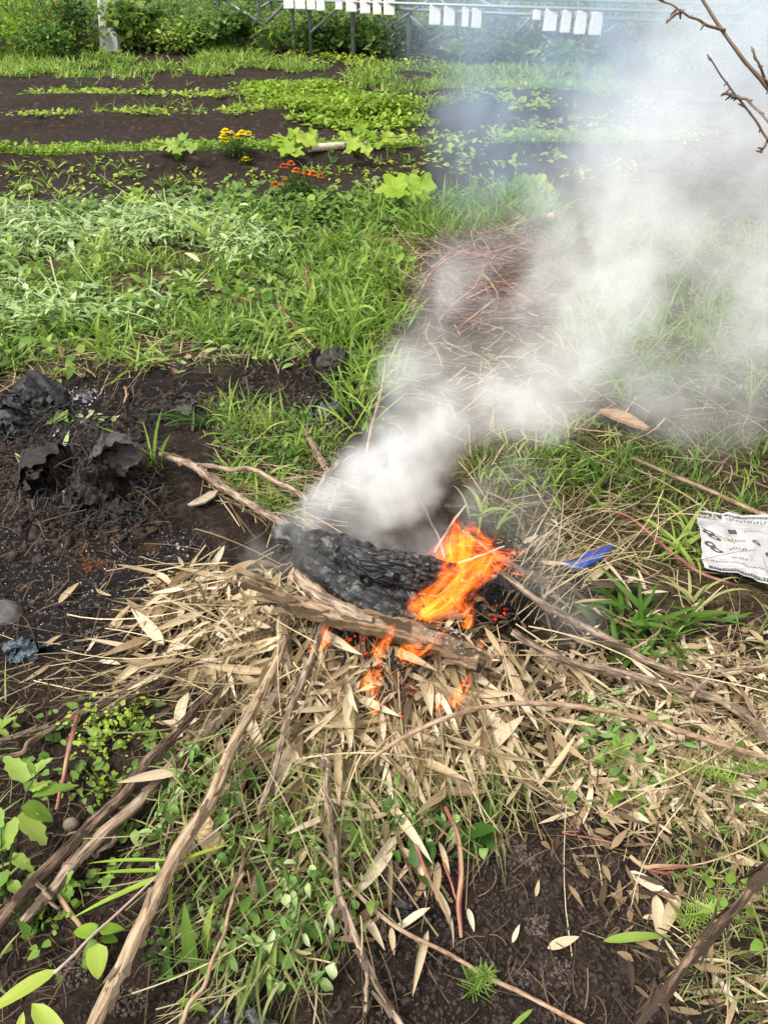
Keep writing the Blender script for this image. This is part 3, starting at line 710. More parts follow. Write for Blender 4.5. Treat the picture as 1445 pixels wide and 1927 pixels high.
grass(mb, scatter([(1240, 1560), (1500, 1500), (1500, 1927), (1300, 1900)], 150), 5, .06, .003, .02, t0=.5)
grass(mb, scatter([(1000, 1380), (1500, 1380), (1500, 1560), (1100, 1500)], 120), 5, .06, .003, .02, t0=.5)
o = mb.build('fine_grass', G_OLIVE); tag(o, 'fine dull olive grass and moss between the taller blades', 'grass', kind='stuff')
mb = MB()
broad(mb, scatter([(-200, 400), (120, 398), (250, 380), (440, 364), (620, 372), (860, 376), (1000, 350), (1050, 420), (900, 440), (640, 430), (500, 420), (360, 430), (-200, 480)], 420), 6, .075, .55, .05, .10, t0=.6)
broad(mb, scatter([(420, 400), (760, 400), (780, 520), (700, 640), (560, 620), (440, 560)], 330), 6, .06, .5, .05, .07, t0=.45)
broad(mb, patchy(scatter([(-200, 560), (520, 560), (680, 640), (400, 690), (-200, 720)], 420), 2.2), 5, .055, .5, .04, .05, t0=.5)
broad(mb, scatter([(1000, 430), (1700, 430), (1700, 820), (1150, 740)], 300), 5, .06, .5, .04, .06, t0=.3)
broad(mb, scatter([(390, 770), (540, 770), (640, 830), (560, 900), (440, 850)], 60), 5, .035, .5, .03, .03, t0=.5)
o = mb.build('weeds', G_MID); tag(o, 'small broad leaved green weeds covering the plot behind the fire', 'weeds', kind='stuff')
mb = MB()
broad(mb, patchy(scatter([(-200, 410), (500, 400), (780, 390), (760, 680), (380, 690), (-200, 730)], 380), 1.4, .08), 8, .07, .5, .07, .13, (-.1, 1.1), 'ovate', .6, 3, 5, .004, (.3, 1.4))
o = mb.build('leafy_weeds', G_BRIGHT); tag(o, 'clumps of broad leaved bright weeds between the wilted mat and the smoke', 'weeds', kind='stuff')
tp = []
for k, p_ in enumerate(scatter([(0, 470), (380, 430), (740, 470), (740, 660), (400, 680), (0, 700)], 26, 1.6)):
    if k < 5:
        mb = MB(); grass(mb, np.zeros((1, 3)), int(R.integers(9, 16)), R.uniform(.2, .3), .019, .03, (.7, 1.5), (.5, 1.8), 8, None, .6, 3); tp.append(mb.build('grass_clump', G_BRIGHT)); o = tp[-1]
    else: o = dup(tp[k % 5])
    o.location = p_; o.rotation_euler = (0, 0, R.uniform(0, 6.28)); o.scale = [R.uniform(.7, 1.2)] * 3
    tag(o, 'broad bladed grass clump standing among the weeds left of the smoke', 'grass clump', 'grass clumps among the weeds left of the smoke')
mb = MB()   # wilted pulled mugwort, pale undersides
pts = patchy(scatter([(-200, 405), (130, 404), (300, 420), (500, 420), (520, 470), (420, 560), (250, 620), (60, 640), (-200, 640)], 760), 1.6, -.06)
pts[:, 2] += .09 * np.maximum(0, .6 + fbm2(pts[:, 0], pts[:, 1], 2.3, 2, 3)) * R.random(len(pts))
broad(mb, pts, 8, .10, .30, .08, .08, (-.8, .8), 'lobed', .6, 4, 7, .004, (.2, 1.6))
broad(mb, scatter([(500, 560), (640, 600), (560, 680), (300, 690), (330, 600)], 70), 5, .06, .42, .05, .03, (-.3, .5), 'lobed', .3, 3, 5)
broad(mb, pts[::2], 7, .05, .28, .09, .10, (-.8, .8), 'lobed', .75, 3, 5, .004, (.2, 1.8))
b = np.repeat(pts[::2], 3, 0); n = len(b); blades(mb, b + np.stack([R.normal(0, .06, n), R.normal(0, .06, n), R.uniform(.02, .12, n)], -1), R.normal(0, .7, n) + PI * R.integers(0, 2, n), R.normal(0, .25, n), R.uniform(.12, .4, n), R.uniform(.004, .008, n), R.normal(.1, .4, n), 6, 'flat', 2, wav=R.normal(0, .4, n), tint=R.uniform(.3, 1, n), ground=.01)
o = mb.build('wilted_weeds', G_PALE); tag(o, 'pulled wilted mugwort heaped in a pale silvery green mat', 'weeds', kind='stuff')
mb = MB()   # dead stalks in the mown area behind the fire and rootlets
b = scatter([(700, 620), (1000, 440), (1500, 430), (1500, 1120), (960, 1060), (880, 850)], 1500); n = len(b)
blades(mb, b + [0, 0, .012], R.uniform(0, 6.28, n), R.uniform(-.1, .3, n), R.uniform(.05, .28, n), R.uniform(.002, .006, n), R.uniform(0, .5, n), 4, 'flat', 2, wav=R.normal(0, .4, n), ground=.004)
b = scatter([(380, 840), (620, 900), (560, 990), (380, 960)], 160); n = len(b)
blades(mb, b + [0, 0, .012], R.normal(-.5, .5, n), R.uniform(-.1, .3, n), R.uniform(.08, .3, n), R.uniform(.002, .004, n), R.uniform(0, .5, n), 4, 'flat', 2, ground=.004)
b = scatter([(-100, 620), (420, 560), (720, 540), (720, 700), (380, 700), (-100, 740)], 620); n = len(b)
blades(mb, b + [0, 0, .012], R.uniform(0, 6.28, n), R.uniform(-.1, .3, n), R.uniform(.08, .25, n), R.uniform(.002, .005, n), R.uniform(0, .5, n), 4, 'flat', 2, ground=.004)
o = mb.build('straw', STRAW); tag(o, 'dry broken straw scattered over the mown ground behind the fire', 'straw', kind='stuff')
mb = MB()
b = scatter([(30, 820), (300, 800), (330, 1020), (120, 1060), (0, 980)], 170); n = len(b)
blades(mb, b + [0, 0, .02], R.uniform(0, 6.28, n), R.uniform(-.2, .8, n), R.uniform(.05, .2, n), R.uniform(.0015, .005, n), R.uniform(.3, 1.8, n), 6, 'flat', 2, wav=R.normal(0, 1.2, n), ground=.003)
b = scatter(BURN, 700); n = len(b)
blades(mb, b + [0, 0, .012], R.uniform(0, 6.28, n), R.uniform(-.2, .9, n), R.uniform(.03, .14, n), R.uniform(.0012, .004, n), R.uniform(0, 1.5, n), 4, 'flat', 2, wav=R.normal(0, 1, n), ground=.002)
b = scatter([(-60, 1240), (420, 1240), (420, 1700), (300, 1927), (-60, 1927)], 500); n = len(b)
blades(mb, b + [0, 0, .012], R.uniform(0, 6.28, n), R.uniform(-.2, .6, n), R.uniform(.03, .14, n), R.uniform(.001, .003, n), R.uniform(0, 1.5, n), 5, 'flat', 2, wav=R.normal(0, 1.4, n), ground=.002)
b = scatter([(330, 1240), (1500, 1130), (1500, 1927), (330, 1927)], 1100); n = len(b)
blades(mb, b + [0, 0, .01], R.uniform(0, 6.28, n), R.uniform(-.2, .6, n), R.uniform(.03, .16, n), R.uniform(.001, .0032, n), R.uniform(0, 1., n), 5, 'flat', 2, wav=R.normal(0, 1, n), ground=.002)
o = mb.build('rootlets', ROOT); tag(o, 'thin dark rootlets and fibres tangled over the soil', 'roots', kind='stuff')
mb = MB(); b = scatter([(-100, 540), (720, 500), (720, 700), (-100, 730)], 190); n = len(b)
blades(mb, b + [0, 0, .02], R.uniform(0, 6.28, n), R.normal(0, .4, n), R.uniform(.03, .10, n), R.uniform(.012, .035, n), R.uniform(0, 1.2, n), 5, 'ovate', 4, R.normal(0, .6, n), R.normal(0, .8, n), fold=R.uniform(.2, .8, n), ground=.005)
o = mb.build('withered_leaves', DRY_DARK); tag(o, 'withered brown leaves caught among the weeds behind the burnt soil', 'dead leaves', kind='stuff')
# soil crumbs and ash flakes
def crumbs(mb, pts, r):
    n = len(pts); d = R.normal(size=(n, 6, 3)) * .28
    oc = np.array([[1, 0, 0], [-1, 0, 0], [0, 1, 0], [0, -1, 0], [0, 0, 1], [0, 0, -1]], float)
    V = pts[:, None] + (oc + d) * (r * R.uniform(.4, 1.4, n))[:, None, None]
    f = np.array([(0, 2, 4), (2, 1, 4), (1, 3, 4), (3, 0, 4), (2, 0, 5), (1, 2, 5), (3, 1, 5), (0, 3, 5)])
    C = np.zeros((n, 6, 3)); C[..., 2] = R.random(n)[:, None]
    mb.add(V, (np.arange(n)[:, None, None] * 6 + f[None]).reshape(-1, 3), C)
mb = MB(); crumbs(mb, scatter([(-100, 690), (700, 690), (700, 800), (420, 1060), (300, 1260), (-100, 1260)], 2600), .006)
crumbs(mb, scatter([(-100, 1260), (1500, 1400), (1500, 1990), (-100, 1990)], 5200), .0042)
crumbs(mb, scatter([(680, 1600), (1300, 1600), (1300, 1990), (680, 1990)], 2200), .006)
crumbs(mb, patchy(scatter([(-60, 780), (330, 800), (330, 1060), (-60, 1060)], 900), 4, -.05), .017)
crumbs(mb, patchy(scatter([(100, 690), (700, 680), (690, 780), (300, 790), (100, 760)], 900), 5, -.08), .014)
crumbs(mb, patchy(scatter([(-60, 1560), (400, 1700), (400, 1990), (-60, 1990)], 260), 4, 0), .008)
o = mb.build('soil_clods', plain_mat('soil_crumb', (.012, .008, .006), (.06, .042, .033), 60, .95, .5)); tag(o, 'dark crumbs and clods of loose soil', 'soil', kind='stuff'); 
for p_ in o.data.polygons: pass
mb = MB(); b = scatter([(20, 800), (300, 800), (320, 1000), (150, 1030), (0, 980)], 900); n = len(b); b[:, 2] += R.uniform(0, .05, n)
blades(mb, b, R.uniform(0, 6.28, n), R.uniform(-.3, 1.1, n), R.uniform(.03, .13, n), R.uniform(.0015, .006, n), R.uniform(.3, 2.4, n), 6, 'flat', 2, R.uniform(0, 3, n), wav=R.normal(0, 1.3, n), ground=.002)
o = mb.build('charred_fibres', BURNT); tag(o, 'charred roots and fibres matted over the burnt mound', 'char', kind='stuff')
mb = MB(); crumbs(mb, patchy(scatter([(150, 1015), (260, 1000), (270, 1065), (160, 1085)], 500), 6, 0), .006)
o = mb.build('rusty_soil', plain_mat('burnt_red_earth', (.05, .018, .007), (.15, .055, .016), 50, .95, .5)); tag(o, 'rusty orange burnt earth in front of the black heap', 'soil', kind='stuff')
mb = MB()
for q_ in ((1012, 1735, 26), (1045, 1835, 40), (975, 1840, 30), (965, 1600, 30), (1005, 1618, 22), (140, 1830, 40), (240, 1880, 44)):
    a_ = np.linspace(0, 6.28, 9)[:-1]; crumbs(mb, scatter([(q_[0] + q_[2] * math.cos(t_) * R.uniform(.6, 1.3), q_[1] + q_[2] * math.sin(t_) * R.uniform(.5, 1.2)) for t_ in a_], 110), .0038)
crumbs(mb, patchy(scatter([(-100, 150), (800, 140), (800, 370), (-100, 400)], 1500, 2.), 2, .0), .008)
o = mb.build('pale_crumbs', plain_mat('pale_soil_crumb', (.045, .033, .025), (.14, .108, .085), 60, .95, .5)); tag(o, 'pale dried crumbs of earth on the dark soil', 'soil', kind='stuff')
mb = MB()
for q_, n_, r_ in ((ASH, 520, .0022), (ASH, 60, .0055), (BURN, 240, .002), ([(560, 745), (650, 745), (670, 800), (580, 800)], 120, .004), ([(110, 740), (200, 735), (200, 780), (120, 785)], 160, .004), ([(560, 1000), (800, 1080), (860, 1240), (600, 1160)], 40, .003)):
    crumbs(mb, scatter(q_, n_), r_)
o = mb.build('ash_flakes', leaf_mat('pale_ash', [(0, (.14, .14, .14)), (.6, (.36, .36, .36)), (1, (.62, .61, .60))], .1, .9, .1)); tag(o, 'white flakes of ash sprinkled over the burnt black soil', 'ash', kind='stuff')

# ================================================================== STICKS AND BRANCHES
def path(pp):
    """(px, py, height above the ground) triples"""
    a = np.array(pp, float); return P(a[:, 0], a[:, 1], a[:, 2])
def dia(p, px): return px * float(proj(p)[2]) / FPX * .5
def branch(pp, dpx, mat, label, name='branch', cat='branch', sides=14, rough=.11, wob=.007, ridge=0., n=40, twigs=(), rf=40., group=None, seed=None):
    if mat is RED or max(dpx) < 12: wob, rough = .0012, .05
    pts = path(pp); idx = np.linspace(0, len(pts) - 1, len(dpx)).round().astype(int)
    rad = [dia(pts[i], d * (.66 if mat is RED else .56 if mat in (BARK, BARK_DK, BARK_TAN) else .66)) for i, d in zip(idx, dpx)]
    mb = MB(); sd = int(R.integers(0, 999)) if seed is None else seed
    tube(mb, pts, rad, n, sides, rough, wob, R.random(), sd, ridge, rf)
    if mat in (BARK, BARK_DK, BARK_TAN) and np.linalg.norm(pts[0] - pts[-1]) > .25:
        flakes(mb, pts, rad, 46 if mat is BARK_TAN else 30)
        for _ in range(3):
            kk = int(R.integers(6, n - 6)); pc = smooth_path(pts, n)[kk]; dv = R.normal(0, 1, 3) * [1, 1, .6] + [0, 0, .5]; dv /= np.linalg.norm(dv); rk = rad[min(len(rad) - 1, kk * len(rad) // n)]
            tube(mb, [pc, pc + dv * rk * 1.1, pc + dv * rk * 1.75], [rk * .5, rk * .42, rk * .36], 5, 9, .2, 0, R.random(), sd)
    if not twigs:
        return tag(mb.build(name, mat, origin=pts[0]), label, cat, group)
    t = thing(name, label, cat, [float(v) for v in pts[0]], group); mb.build('stem', mat, t)
    for tp, td in twigs:
        q = path(tp); m2 = MB(); tube(m2, q, [dia(q[0], td[0] * .58), dia(q[-1], td[-1] * .58)], 14, 8, rough, wob, R.random(), sd + 1); m2.build('side_twig', mat, t)
    return t
branch([(165, 1960, .10), (330, 1620, .12), (420, 1440, .14), (500, 1290, .13), (533, 1210, .12), (530, 1150, .10)], [52, 46, 38, 32, 27, 24], BARK_TAN, 'long thick stem with furrowed tan bark running from the bottom edge up to the log', sides=40, ridge=.16, rough=.05, n=110, rf=150)
branch([(-30, 1760, .06), (100, 1625, .07), (220, 1505, .08), (300, 1415, .09), (400, 1300, .08), (440, 1255, .06)], [44, 44, 38, 30, 24, 18], BARK_DK, 'dark brown branch crossing the lower left corner towards the heap', sides=28, ridge=.12, rough=.1, n=80, twigs=[([(75, 1660, .08), (95, 1690, .06), (112, 1718, .03)], [16, 11]), ([(160, 1560, .08), (120, 1570, .07), (80, 1570, .05)], [9, 6])])
branch([(40, 1740, .04), (130, 1640, .05), (215, 1548, .06), (330, 1440, .06), (440, 1330, .07)], [36, 46, 44, 34, 26], BARK, 'thick split branch lying against the dark branch at lower left', sides=28, ridge=.14, rough=.12, n=70, twigs=[([(215, 1575, .05), (190, 1600, .04), (172, 1612, .03)], [22, 17])])
branch([(300, 850, .06), (350, 872, .07), (400, 902, .08), (470, 948, .10), (525, 982, .13), (560, 1000, .14)], [20, 26, 27, 26, 24, 20], BARK, 'pale bent branch reaching from the left into the charred logs', sides=22, ridge=.10, rough=.08, n=60, twigs=[([(360, 876, .06), (420, 884, .07), (470, 884, .08), (520, 905, .1), (580, 940, .13)], [17, 18])])
branch([(575, 808, .03), (590, 840, .05), (618, 888, .06)], [14, 17, 18], BARK, 'short straight stick standing in the grass above the smoke base', sides=14, n=24)
branch([(636, 868, .09), (612, 900, .09), (588, 940, .08)], [20, 18, 16], BARK, 'short thick stick end poking out of the white smoke', sides=14, n=24)
branch([(728, 670, .10), (718, 730, .09), (700, 800, .07), (690, 850, .05)], [6, 8, 9, 9], BARK_SMOOTH, 'thin upright brown twig beside the left edge of the smoke column')
branch([(640, 905, .05), (628, 930, .05), (622, 960, .05)], [16, 16, 14], BARK, 'short stub standing in the smoke behind the charred log')
branch([(612, 1165, .16), (590, 1230, .16), (548, 1340, .13), (520, 1430, .10), (490, 1530, .06)], [22, 22, 22, 20, 16], BARK, 'crooked branch hanging down from the log to the right of the furrowed stem', sides=22, ridge=.12, n=50)
branch([(935, 1075, .16), (1010, 1130, .13), (1100, 1180, .10), (1190, 1228, .07), (1280, 1268, .05), (1330, 1305, .04)], [18, 22, 25, 26, 24, 20], BARK, 'upper of the two long branches running from the fire to the right', sides=26, ridge=.12, n=70, twigs=[([(1270, 1262, .06), (1320, 1268, .06), (1380, 1262, .06), (1470, 1250, .06)], [14, 8]), ([(1175, 1222, .07), (1215, 1212, .08), (1245, 1180, .10)], [8, 5])])
branch([(960, 1190, .14), (1060, 1245, .10), (1180, 1275, .07), (1290, 1300, .06), (1360, 1320, .05), (1410, 1350, .05), (1460, 1410, .04)], [22, 27, 29, 29, 27, 30, 30], BARK, 'lower of the two long branches running from the fire to the right', sides=28, ridge=.14, n=80, twigs=[([(1240, 1288, .07), (1270, 1286, .08), (1300, 1278, .08)], [9, 5]), ([(1300, 1320, .06), (1330, 1270, .08), (1345, 1240, .09)], [16, 10])])
branch([(695, 1430, .14), (760, 1388, .16), (850, 1348, .17), (950, 1328, .17), (1060, 1328, .15), (1200, 1352, .12), (1330, 1392, .09), (1470, 1432, .07)], [10, 13, 14, 14, 15, 16, 16, 16], BARK_SMOOTH, 'long smooth thin stem arching across the front of the fire', n=90, wob=.002)
branch([(1190, 862, .04), (1320, 918, .05), (1460, 978, .05)], [9, 12, 13], BARK_SMOOTH, 'straight pale stem lying on grass above the newspaper', wob=.002)
branch([(1185, 1950, .22), (1310, 1790, .34), (1400, 1690, .42), (1500, 1570, .50)], [30, 28, 26, 24], BARK_DK, 'dark slanting stem close to the camera in the bottom right corner', wob=.003, n=50, sides=18)
branch([(600, 1600, .05), (720, 1728, .05), (840, 1795, .04), (950, 1855, .03), (1110, 1940, .03)], [9, 12, 12, 13, 13], BARK_SMOOTH, 'thin reddish brown stem running diagonally over the bottom soil', wob=.003, n=60)
branch([(605, 1420, .10), (618, 1500, .09), (628, 1620, .07), (650, 1730, .06), (700, 1850, .05), (770, 1950, .04)], [20, 19, 19, 19, 21, 22], BARK, 'brown branch hanging from the heap to the middle of the bottom edge', sides=22, ridge=.10, n=70, twigs=[([(688, 1825, .05), (695, 1870, .04), (690, 1905, .03)], [14, 15]), ([(640, 1690, .07), (632, 1740, .06), (618, 1780, .05)], [11, 14])])
branch([(470, 1590, .08), (450, 1640, .08), (430, 1700, .07), (400, 1820, .05)], [12, 16, 16, 12], BARK_DK, 'half charred stick among green leaves at bottom centre left')
branch([(462, 1640, .10), (400, 1800, .09), (330, 1950, .08)], [9, 12, 14], BARK_SMOOTH, 'thin brown stem with cut end among the bottom leaves')
branch([(-20, 1405, .05), (90, 1368, .05), (200, 1318, .06), (300, 1262, .06)], [13, 15, 15, 14], BARK, 'greyish stick near the left edge beside the burnt patch')
branch([(-20, 1440, .03), (60, 1400, .04), (150, 1340, .04)], [18, 18, 14], BARK_DK, 'short dark stick under the greyish stick at the left edge')
branch([(120, 1395, .03), (200, 1345, .05), (290, 1290, .06), (330, 1262, .06)], [14, 16, 18, 16], BARK_DK, 'dark peeling stick alongside the greyish stick at left')
branch([(985, 1092, .08), (1030, 1070, .06), (1090, 1046, .05), (1148, 1024, .04)], [7, 10, 10, 8], BARK_SMOOTH, 'thin pale stick crossing the blue plastic bag scrap')
branch([(770, 900, .36), (795, 950, .28), (822, 1005, .18), (836, 1050, .14)], [4, 6, 7, 7], STRAWB := bark_mat('bleached_twig', [(.4, (.16, .12, .085)), (.5, (.30, .25, .19)), (.62, (.46, .41, .34))], .6, .3, .7), 'bleached twig standing in the smoke behind the flames')
branch([(878, 948, .30), (850, 985, .25), (818, 1040, .18)], [5, 7, 8], STRAWB, 'bleached stick end crossing the other bleached twig')
branch([(948, 1028, .22), (905, 1046, .20), (862, 1060, .18)], [5, 7, 8], STRAWB, 'bleached stick inside the flames pointing right')
branch([(1040, 1100, .14), (960, 1060, .17), (900, 1020, .20), (860, 990, .20)], [8, 9, 10, 9], BARK, 'brown stick behind the flames leaning left')
branch([(1130, 962, .06), (1165, 966, .08), (1200, 985, .08), (1260, 1038, .06), (1320, 1078, .05), (1385, 1102, .03)], [7, 9, 9, 9, 9, 8], RED, 'long red stalk with a yellow middle lying left of the newspaper', 'red_stalk', 'stalk', wob=.002)
branch([(838, 1520, .08), (862, 1575, .07), (868, 1640, .06), (864, 1700, .04), (868, 1765, .01)], [11, 13, 15, 17, 10], RED, 'thick pink red stalk standing upright on the dark soil', 'red_stalk', 'stalk', wob=.002, n=30)
branch([(782, 1590, .07), (800, 1640, .06), (830, 1700, .04), (848, 1745, .01)], [8, 11, 11, 8], RED, 'thin red stalk leaning left of the thick pink one', 'red_stalk', 'stalk', n=30)
branch([(835, 1625, .05), (850, 1665, .05), (862, 1710, .03)], [6, 7, 7], RED, 'slim red twig between the two bigger red stalks', 'red_stalk', 'stalk', n=20)
branch([(1185, 1612, .03), (1212, 1632, .04), (1250, 1630, .04), (1312, 1632, .03)], [12, 13, 11, 7], RED, 'forked red root piece lying on soil at the right', 'red_stalk', 'stalk', n=30, twigs=[([(1205, 1628, .04), (1240, 1642, .03), (1268, 1642, .02)], [13, 9])])
branch([(146, 1345, .06), (132, 1400, .06), (120, 1460, .05), (106, 1525, .02)], [12, 14, 13, 10], RED, 'upright red stalk among weeds at the left', 'red_stalk', 'stalk', n=30)
branch([(75, 1630, .04), (120, 1700, .04), (152, 1745, .02)], [9, 14, 14], RED, 'dull red stalk under the dark branch at lower left', 'red_stalk', 'stalk', n=24)
branch([(1090, 1565, .03), (1060, 1568, .04), (1150, 1585, .03)], [4, 5, 4], RED, 'thin dark red curl of stalk at the top of the bare soil', 'red_stalk', 'stalk', n=24)
branch([(430, 566, .05), (455, 560, .09), (475, 570, .08)], [5, 6, 5], RED, 'bent red stalk arching out of the wilted mat', 'red_stalk', 'stalk', n=24)
branch([(525, 572, .08), (560, 620, .06), (610, 672, .04)], [5, 5, 6], RED, 'thin red stalk leaning in the grass above the burnt soil', 'red_stalk', 'stalk', n=24)
branch([(235, 728, .03), (238, 745, .03), (233, 758, .02)], [7, 7, 6], RED, 'tiny red stalk piece on the burnt soil', 'red_stalk', 'stalk', n=14)
branch([(575, 505, .14), (583, 545, .10), (590, 600, .03)], [6, 7, 6], RED, 'pinkish stalk of a leafy weed standing in the middle grass', 'red_stalk', 'stalk', n=20)
# brush pile behind the fire
bp = thing('brush_pile', 'pile of dead reddish stalks behind the smoke column', 'brush pile', [float(v) for v in P(900, 560)])
mb = MB(); b = scatter([(760, 500), (900, 440), (1060, 450), (1080, 560), (960, 640), (800, 600)], 1200); n = len(b)
b[:, 2] += R.random(n) * .10
blades(mb, b, R.normal(-.5, .7, n) + PI * R.integers(0, 2, n), R.normal(0, .25, n), R.uniform(.12, .45, n), R.uniform(.003, .009, n), R.normal(0, .3, n), 5, 'flat', 2, R.uniform(0, 3, n), wav=R.normal(0, .5, n), ground=.005)
mb.build('stalks', REDBROWN, bp)['kind'] = 'stuff'
for a in ([(770, 590, .05), (800, 530, .12), (850, 480, .14), (900, 465, .1)], [(790, 520, .05), (860, 470, .14), (930, 440, .12)], [(880, 560, .05), (930, 480, .16), (1000, 460, .1)], [(830, 600, .05), (900, 540, .12), (1010, 520, .1)], [(860, 620, .05), (940, 560, .12), (980, 600, .04)], [(900, 500, .1), (930, 540, .14), (935, 590, .06)]):
    q = path(a); mb = MB(); tube(mb, q, [.006, .004], 20, 7, .05, .01, R.random(), int(R.integers(99))); mb.build('stalk', RED, bp)

# twig hanging into the top right corner
TW = bark_mat('dead_twig_bark', [(.3, (.10, .065, .045)), (.5, (.20, .135, .10)), (.7, (.30, .22, .17))], .6, .5)
t = thing('dead_twig', 'dead budded branch reaching into the top right corner', 'branch', [1.35, 1.35, float(height(1.35, 1.35))])
def tw(pts, r, nm='twig'):
    mb = MB(); tube(mb, pts, r, 40, 9, .12, .0012, .4, int(R.integers(99))); mb.build(nm, TW, t); return smooth_path(pts, 60)
Yt = 1.15
A1 = [np.array([1.35, 1.35, float(height(1.35, 1.35)) - .05]), np.array([1.05, 1.2, .6]), Q(1560, 330, Yt), Q(1490, 240, Yt), Q(1445, 165, Yt), Q(1400, 110, Yt), Q(1355, 50, Yt), Q(1318, -8, Yt), Q(1296, -40, Yt)]
tw(A1, [.010, .006, .0042, .0035, .0030, .0025, .0022, .0018, .0014], 'stem')
subs = [[Q(1362, 56, Yt), Q(1320, 40, Yt - .02), Q(1282, 20, Yt - .03), Q(1238, -4, Yt - .04)], [Q(1282, 20, Yt - .03), Q(1268, 28, Yt - .02), Q(1255, 38, Yt - .02)], [Q(1500, 330, Yt), Q(1445, 262, Yt + .03), Q(1418, 222, Yt + .03), Q(1385, 180, Yt + .03), Q(1358, 140, Yt + .03), Q(1330, 102, Yt + .03)],
    [Q(1385, 180, Yt + .03), Q(1412, 192, Yt + .02), Q(1445, 232, Yt), Q(1480, 290, Yt)], [Q(1452, 172, Yt), Q(1428, 124, Yt - .03), Q(1414, 88, Yt - .04)], [Q(1388, 182, Yt + .03), Q(1370, 176, Yt + .03), Q(1358, 178, Yt + .03)], [Q(1445, 262, Yt), Q(1438, 274, Yt), Q(1432, 286, Yt)], [Q(1530, 300, Yt), Q(1500, 330, Yt)]]
for s in subs: 
    p_ = tw(s, [.0021, .0015, .0009])
    for q in p_[4::13]:
        mb = MB(); d = R.normal(0, 1, 3) * .006; tube(mb, [q, q + d], [.0021, .0008], 5, 6); mb.build('bud', TW, t)

# ================================================================== LOGS
def log(pp, dpx, mat, label, name, sides=44, rough=.16, ridge=.1, n=90, rf=30, extra=None, wob=.006):
    pts = path(pp); idx = np.linspace(0, len(pts) - 1, len(dpx)).round().astype(int)
    rad = [dia(pts[i], d * .92) for i, d in zip(idx, dpx)]
    t = thing(name, label, 'log', [float(v) for v in pts[0]]); mb = MB()
    tube(mb, pts, rad, n, sides, rough, wob, R.random(), int(R.integers(999)), ridge, rf, lump=.13 if mat is LOGBARK else .26); (crumbs(mb, smooth_path(pts, 70) + np.abs(R.normal(0, 1, (70, 3))) * np.array([.4, -.8, -.7]) * np.mean(rad), .007) if mat is not LOGBARK else None); mb.build('trunk_piece' if mat is LOGBARK else 'charred_wood', mat, t)
    return t, pts, rad
def cracked(pp, dpx, t):
    """squarish charcoal blocks broken by cracks along a burnt log"""
    pts = path(pp); p = smooth_path(pts, 120); r = np.interp(np.linspace(0, 1, 120), np.linspace(0, 1, len(dpx)), [dia(pts[0], d) for d in dpx])
    return p, r
t, pts, rad = log([(484, 1105, .16), (530, 1128, .18), (600, 1150, .19), (700, 1172, .18), (790, 1195, .17), (860, 1222, .15), (902, 1246, .14)], [14, 30, 44, 50, 52, 50, 44], LOGBARK, 'long bark covered log lying in front of the charred logs', 'bark_log', 64, .14, .16, 160, 60)
mb = MB()   # peeled flaps of bark at its left end
for k in range(9):
    a = P(500 + k * 9, 1100 + k * 6 + R.normal(0, 8), .2); blades(mb, [a], R.normal(2.8, .25), R.normal(.0, .2), R.uniform(.06, .14), R.uniform(.010, .022), R.normal(.1, .3), 6, 'flat', 3, R.normal(0, .7), fold=.4, tint=R.random())
flakes(mb, pts, rad, 90, (.02, .09), (.003, .012), (.0, .3))
mb.build('loose_bark', DRY_DARK, t)
mb = MB(); tube(mb, path([(556, 1082, .17), (600, 1118, .20), (650, 1146, .22), (700, 1168, .22)]), [dia(pts[2], 20), dia(pts[2], 28), dia(pts[2], 22), dia(pts[2], 10)], 40, 18, .25, .004, .3, 7, .14, 60); mb.build('bark_ridge', BARK, t)
mb = MB(); e, e0 = pts[-1], pts[-2]; d = (e - e0) / np.linalg.norm(e - e0)
tube(mb, [e - d * .012, e + d * .012], [rad[-1] * 1.02, rad[-1] * .85], 6, 30, .25, 0, .2, 5, .2, 60); mb.build('burnt_end', CHAR, t)
mb = MB(); q = path([(815, 1195, .205), (840, 1208, .20), (865, 1216, .19)])
for k in range(40):
    c = q[0] + (q[-1] - q[0]) * R.random() + [R.normal(0, .008), R.normal(0, .012), .008 + R.normal(0, .004)]
    blades(mb, [c], R.uniform(0, 6.28), R.normal(0, .3), R.uniform(.003, .010), R.uniform(.003, .008), 0, 2, 'flat', 2, R.normal(0, .5))
mb.build('ash_crust', leaf_mat('grey_ash_crust', [(0, (.10, .098, .095)), (1, (.30, .295, .29))], 0, .9, .1), t)
t, pts, rad = log([(520, 1006, .24), (560, 1012, .25), (610, 1020, .25), (640, 1038, .25)], [40, 48, 46, 38], CHAR, 'rearmost charred log sticking out at the left of the smoke', 'charred_log', 40, .28, .16, 80, 50)
t, pts, rad = log([(620, 1030, .22), (690, 1052, .24), (770, 1072, .23), (850, 1092, .21), (910, 1105, .18)], [52, 62, 64, 60, 40], CHARK, 'thick black charred log with a cracked right half behind the flames', 'charred_log', 56, .14, .12, 110, 40)
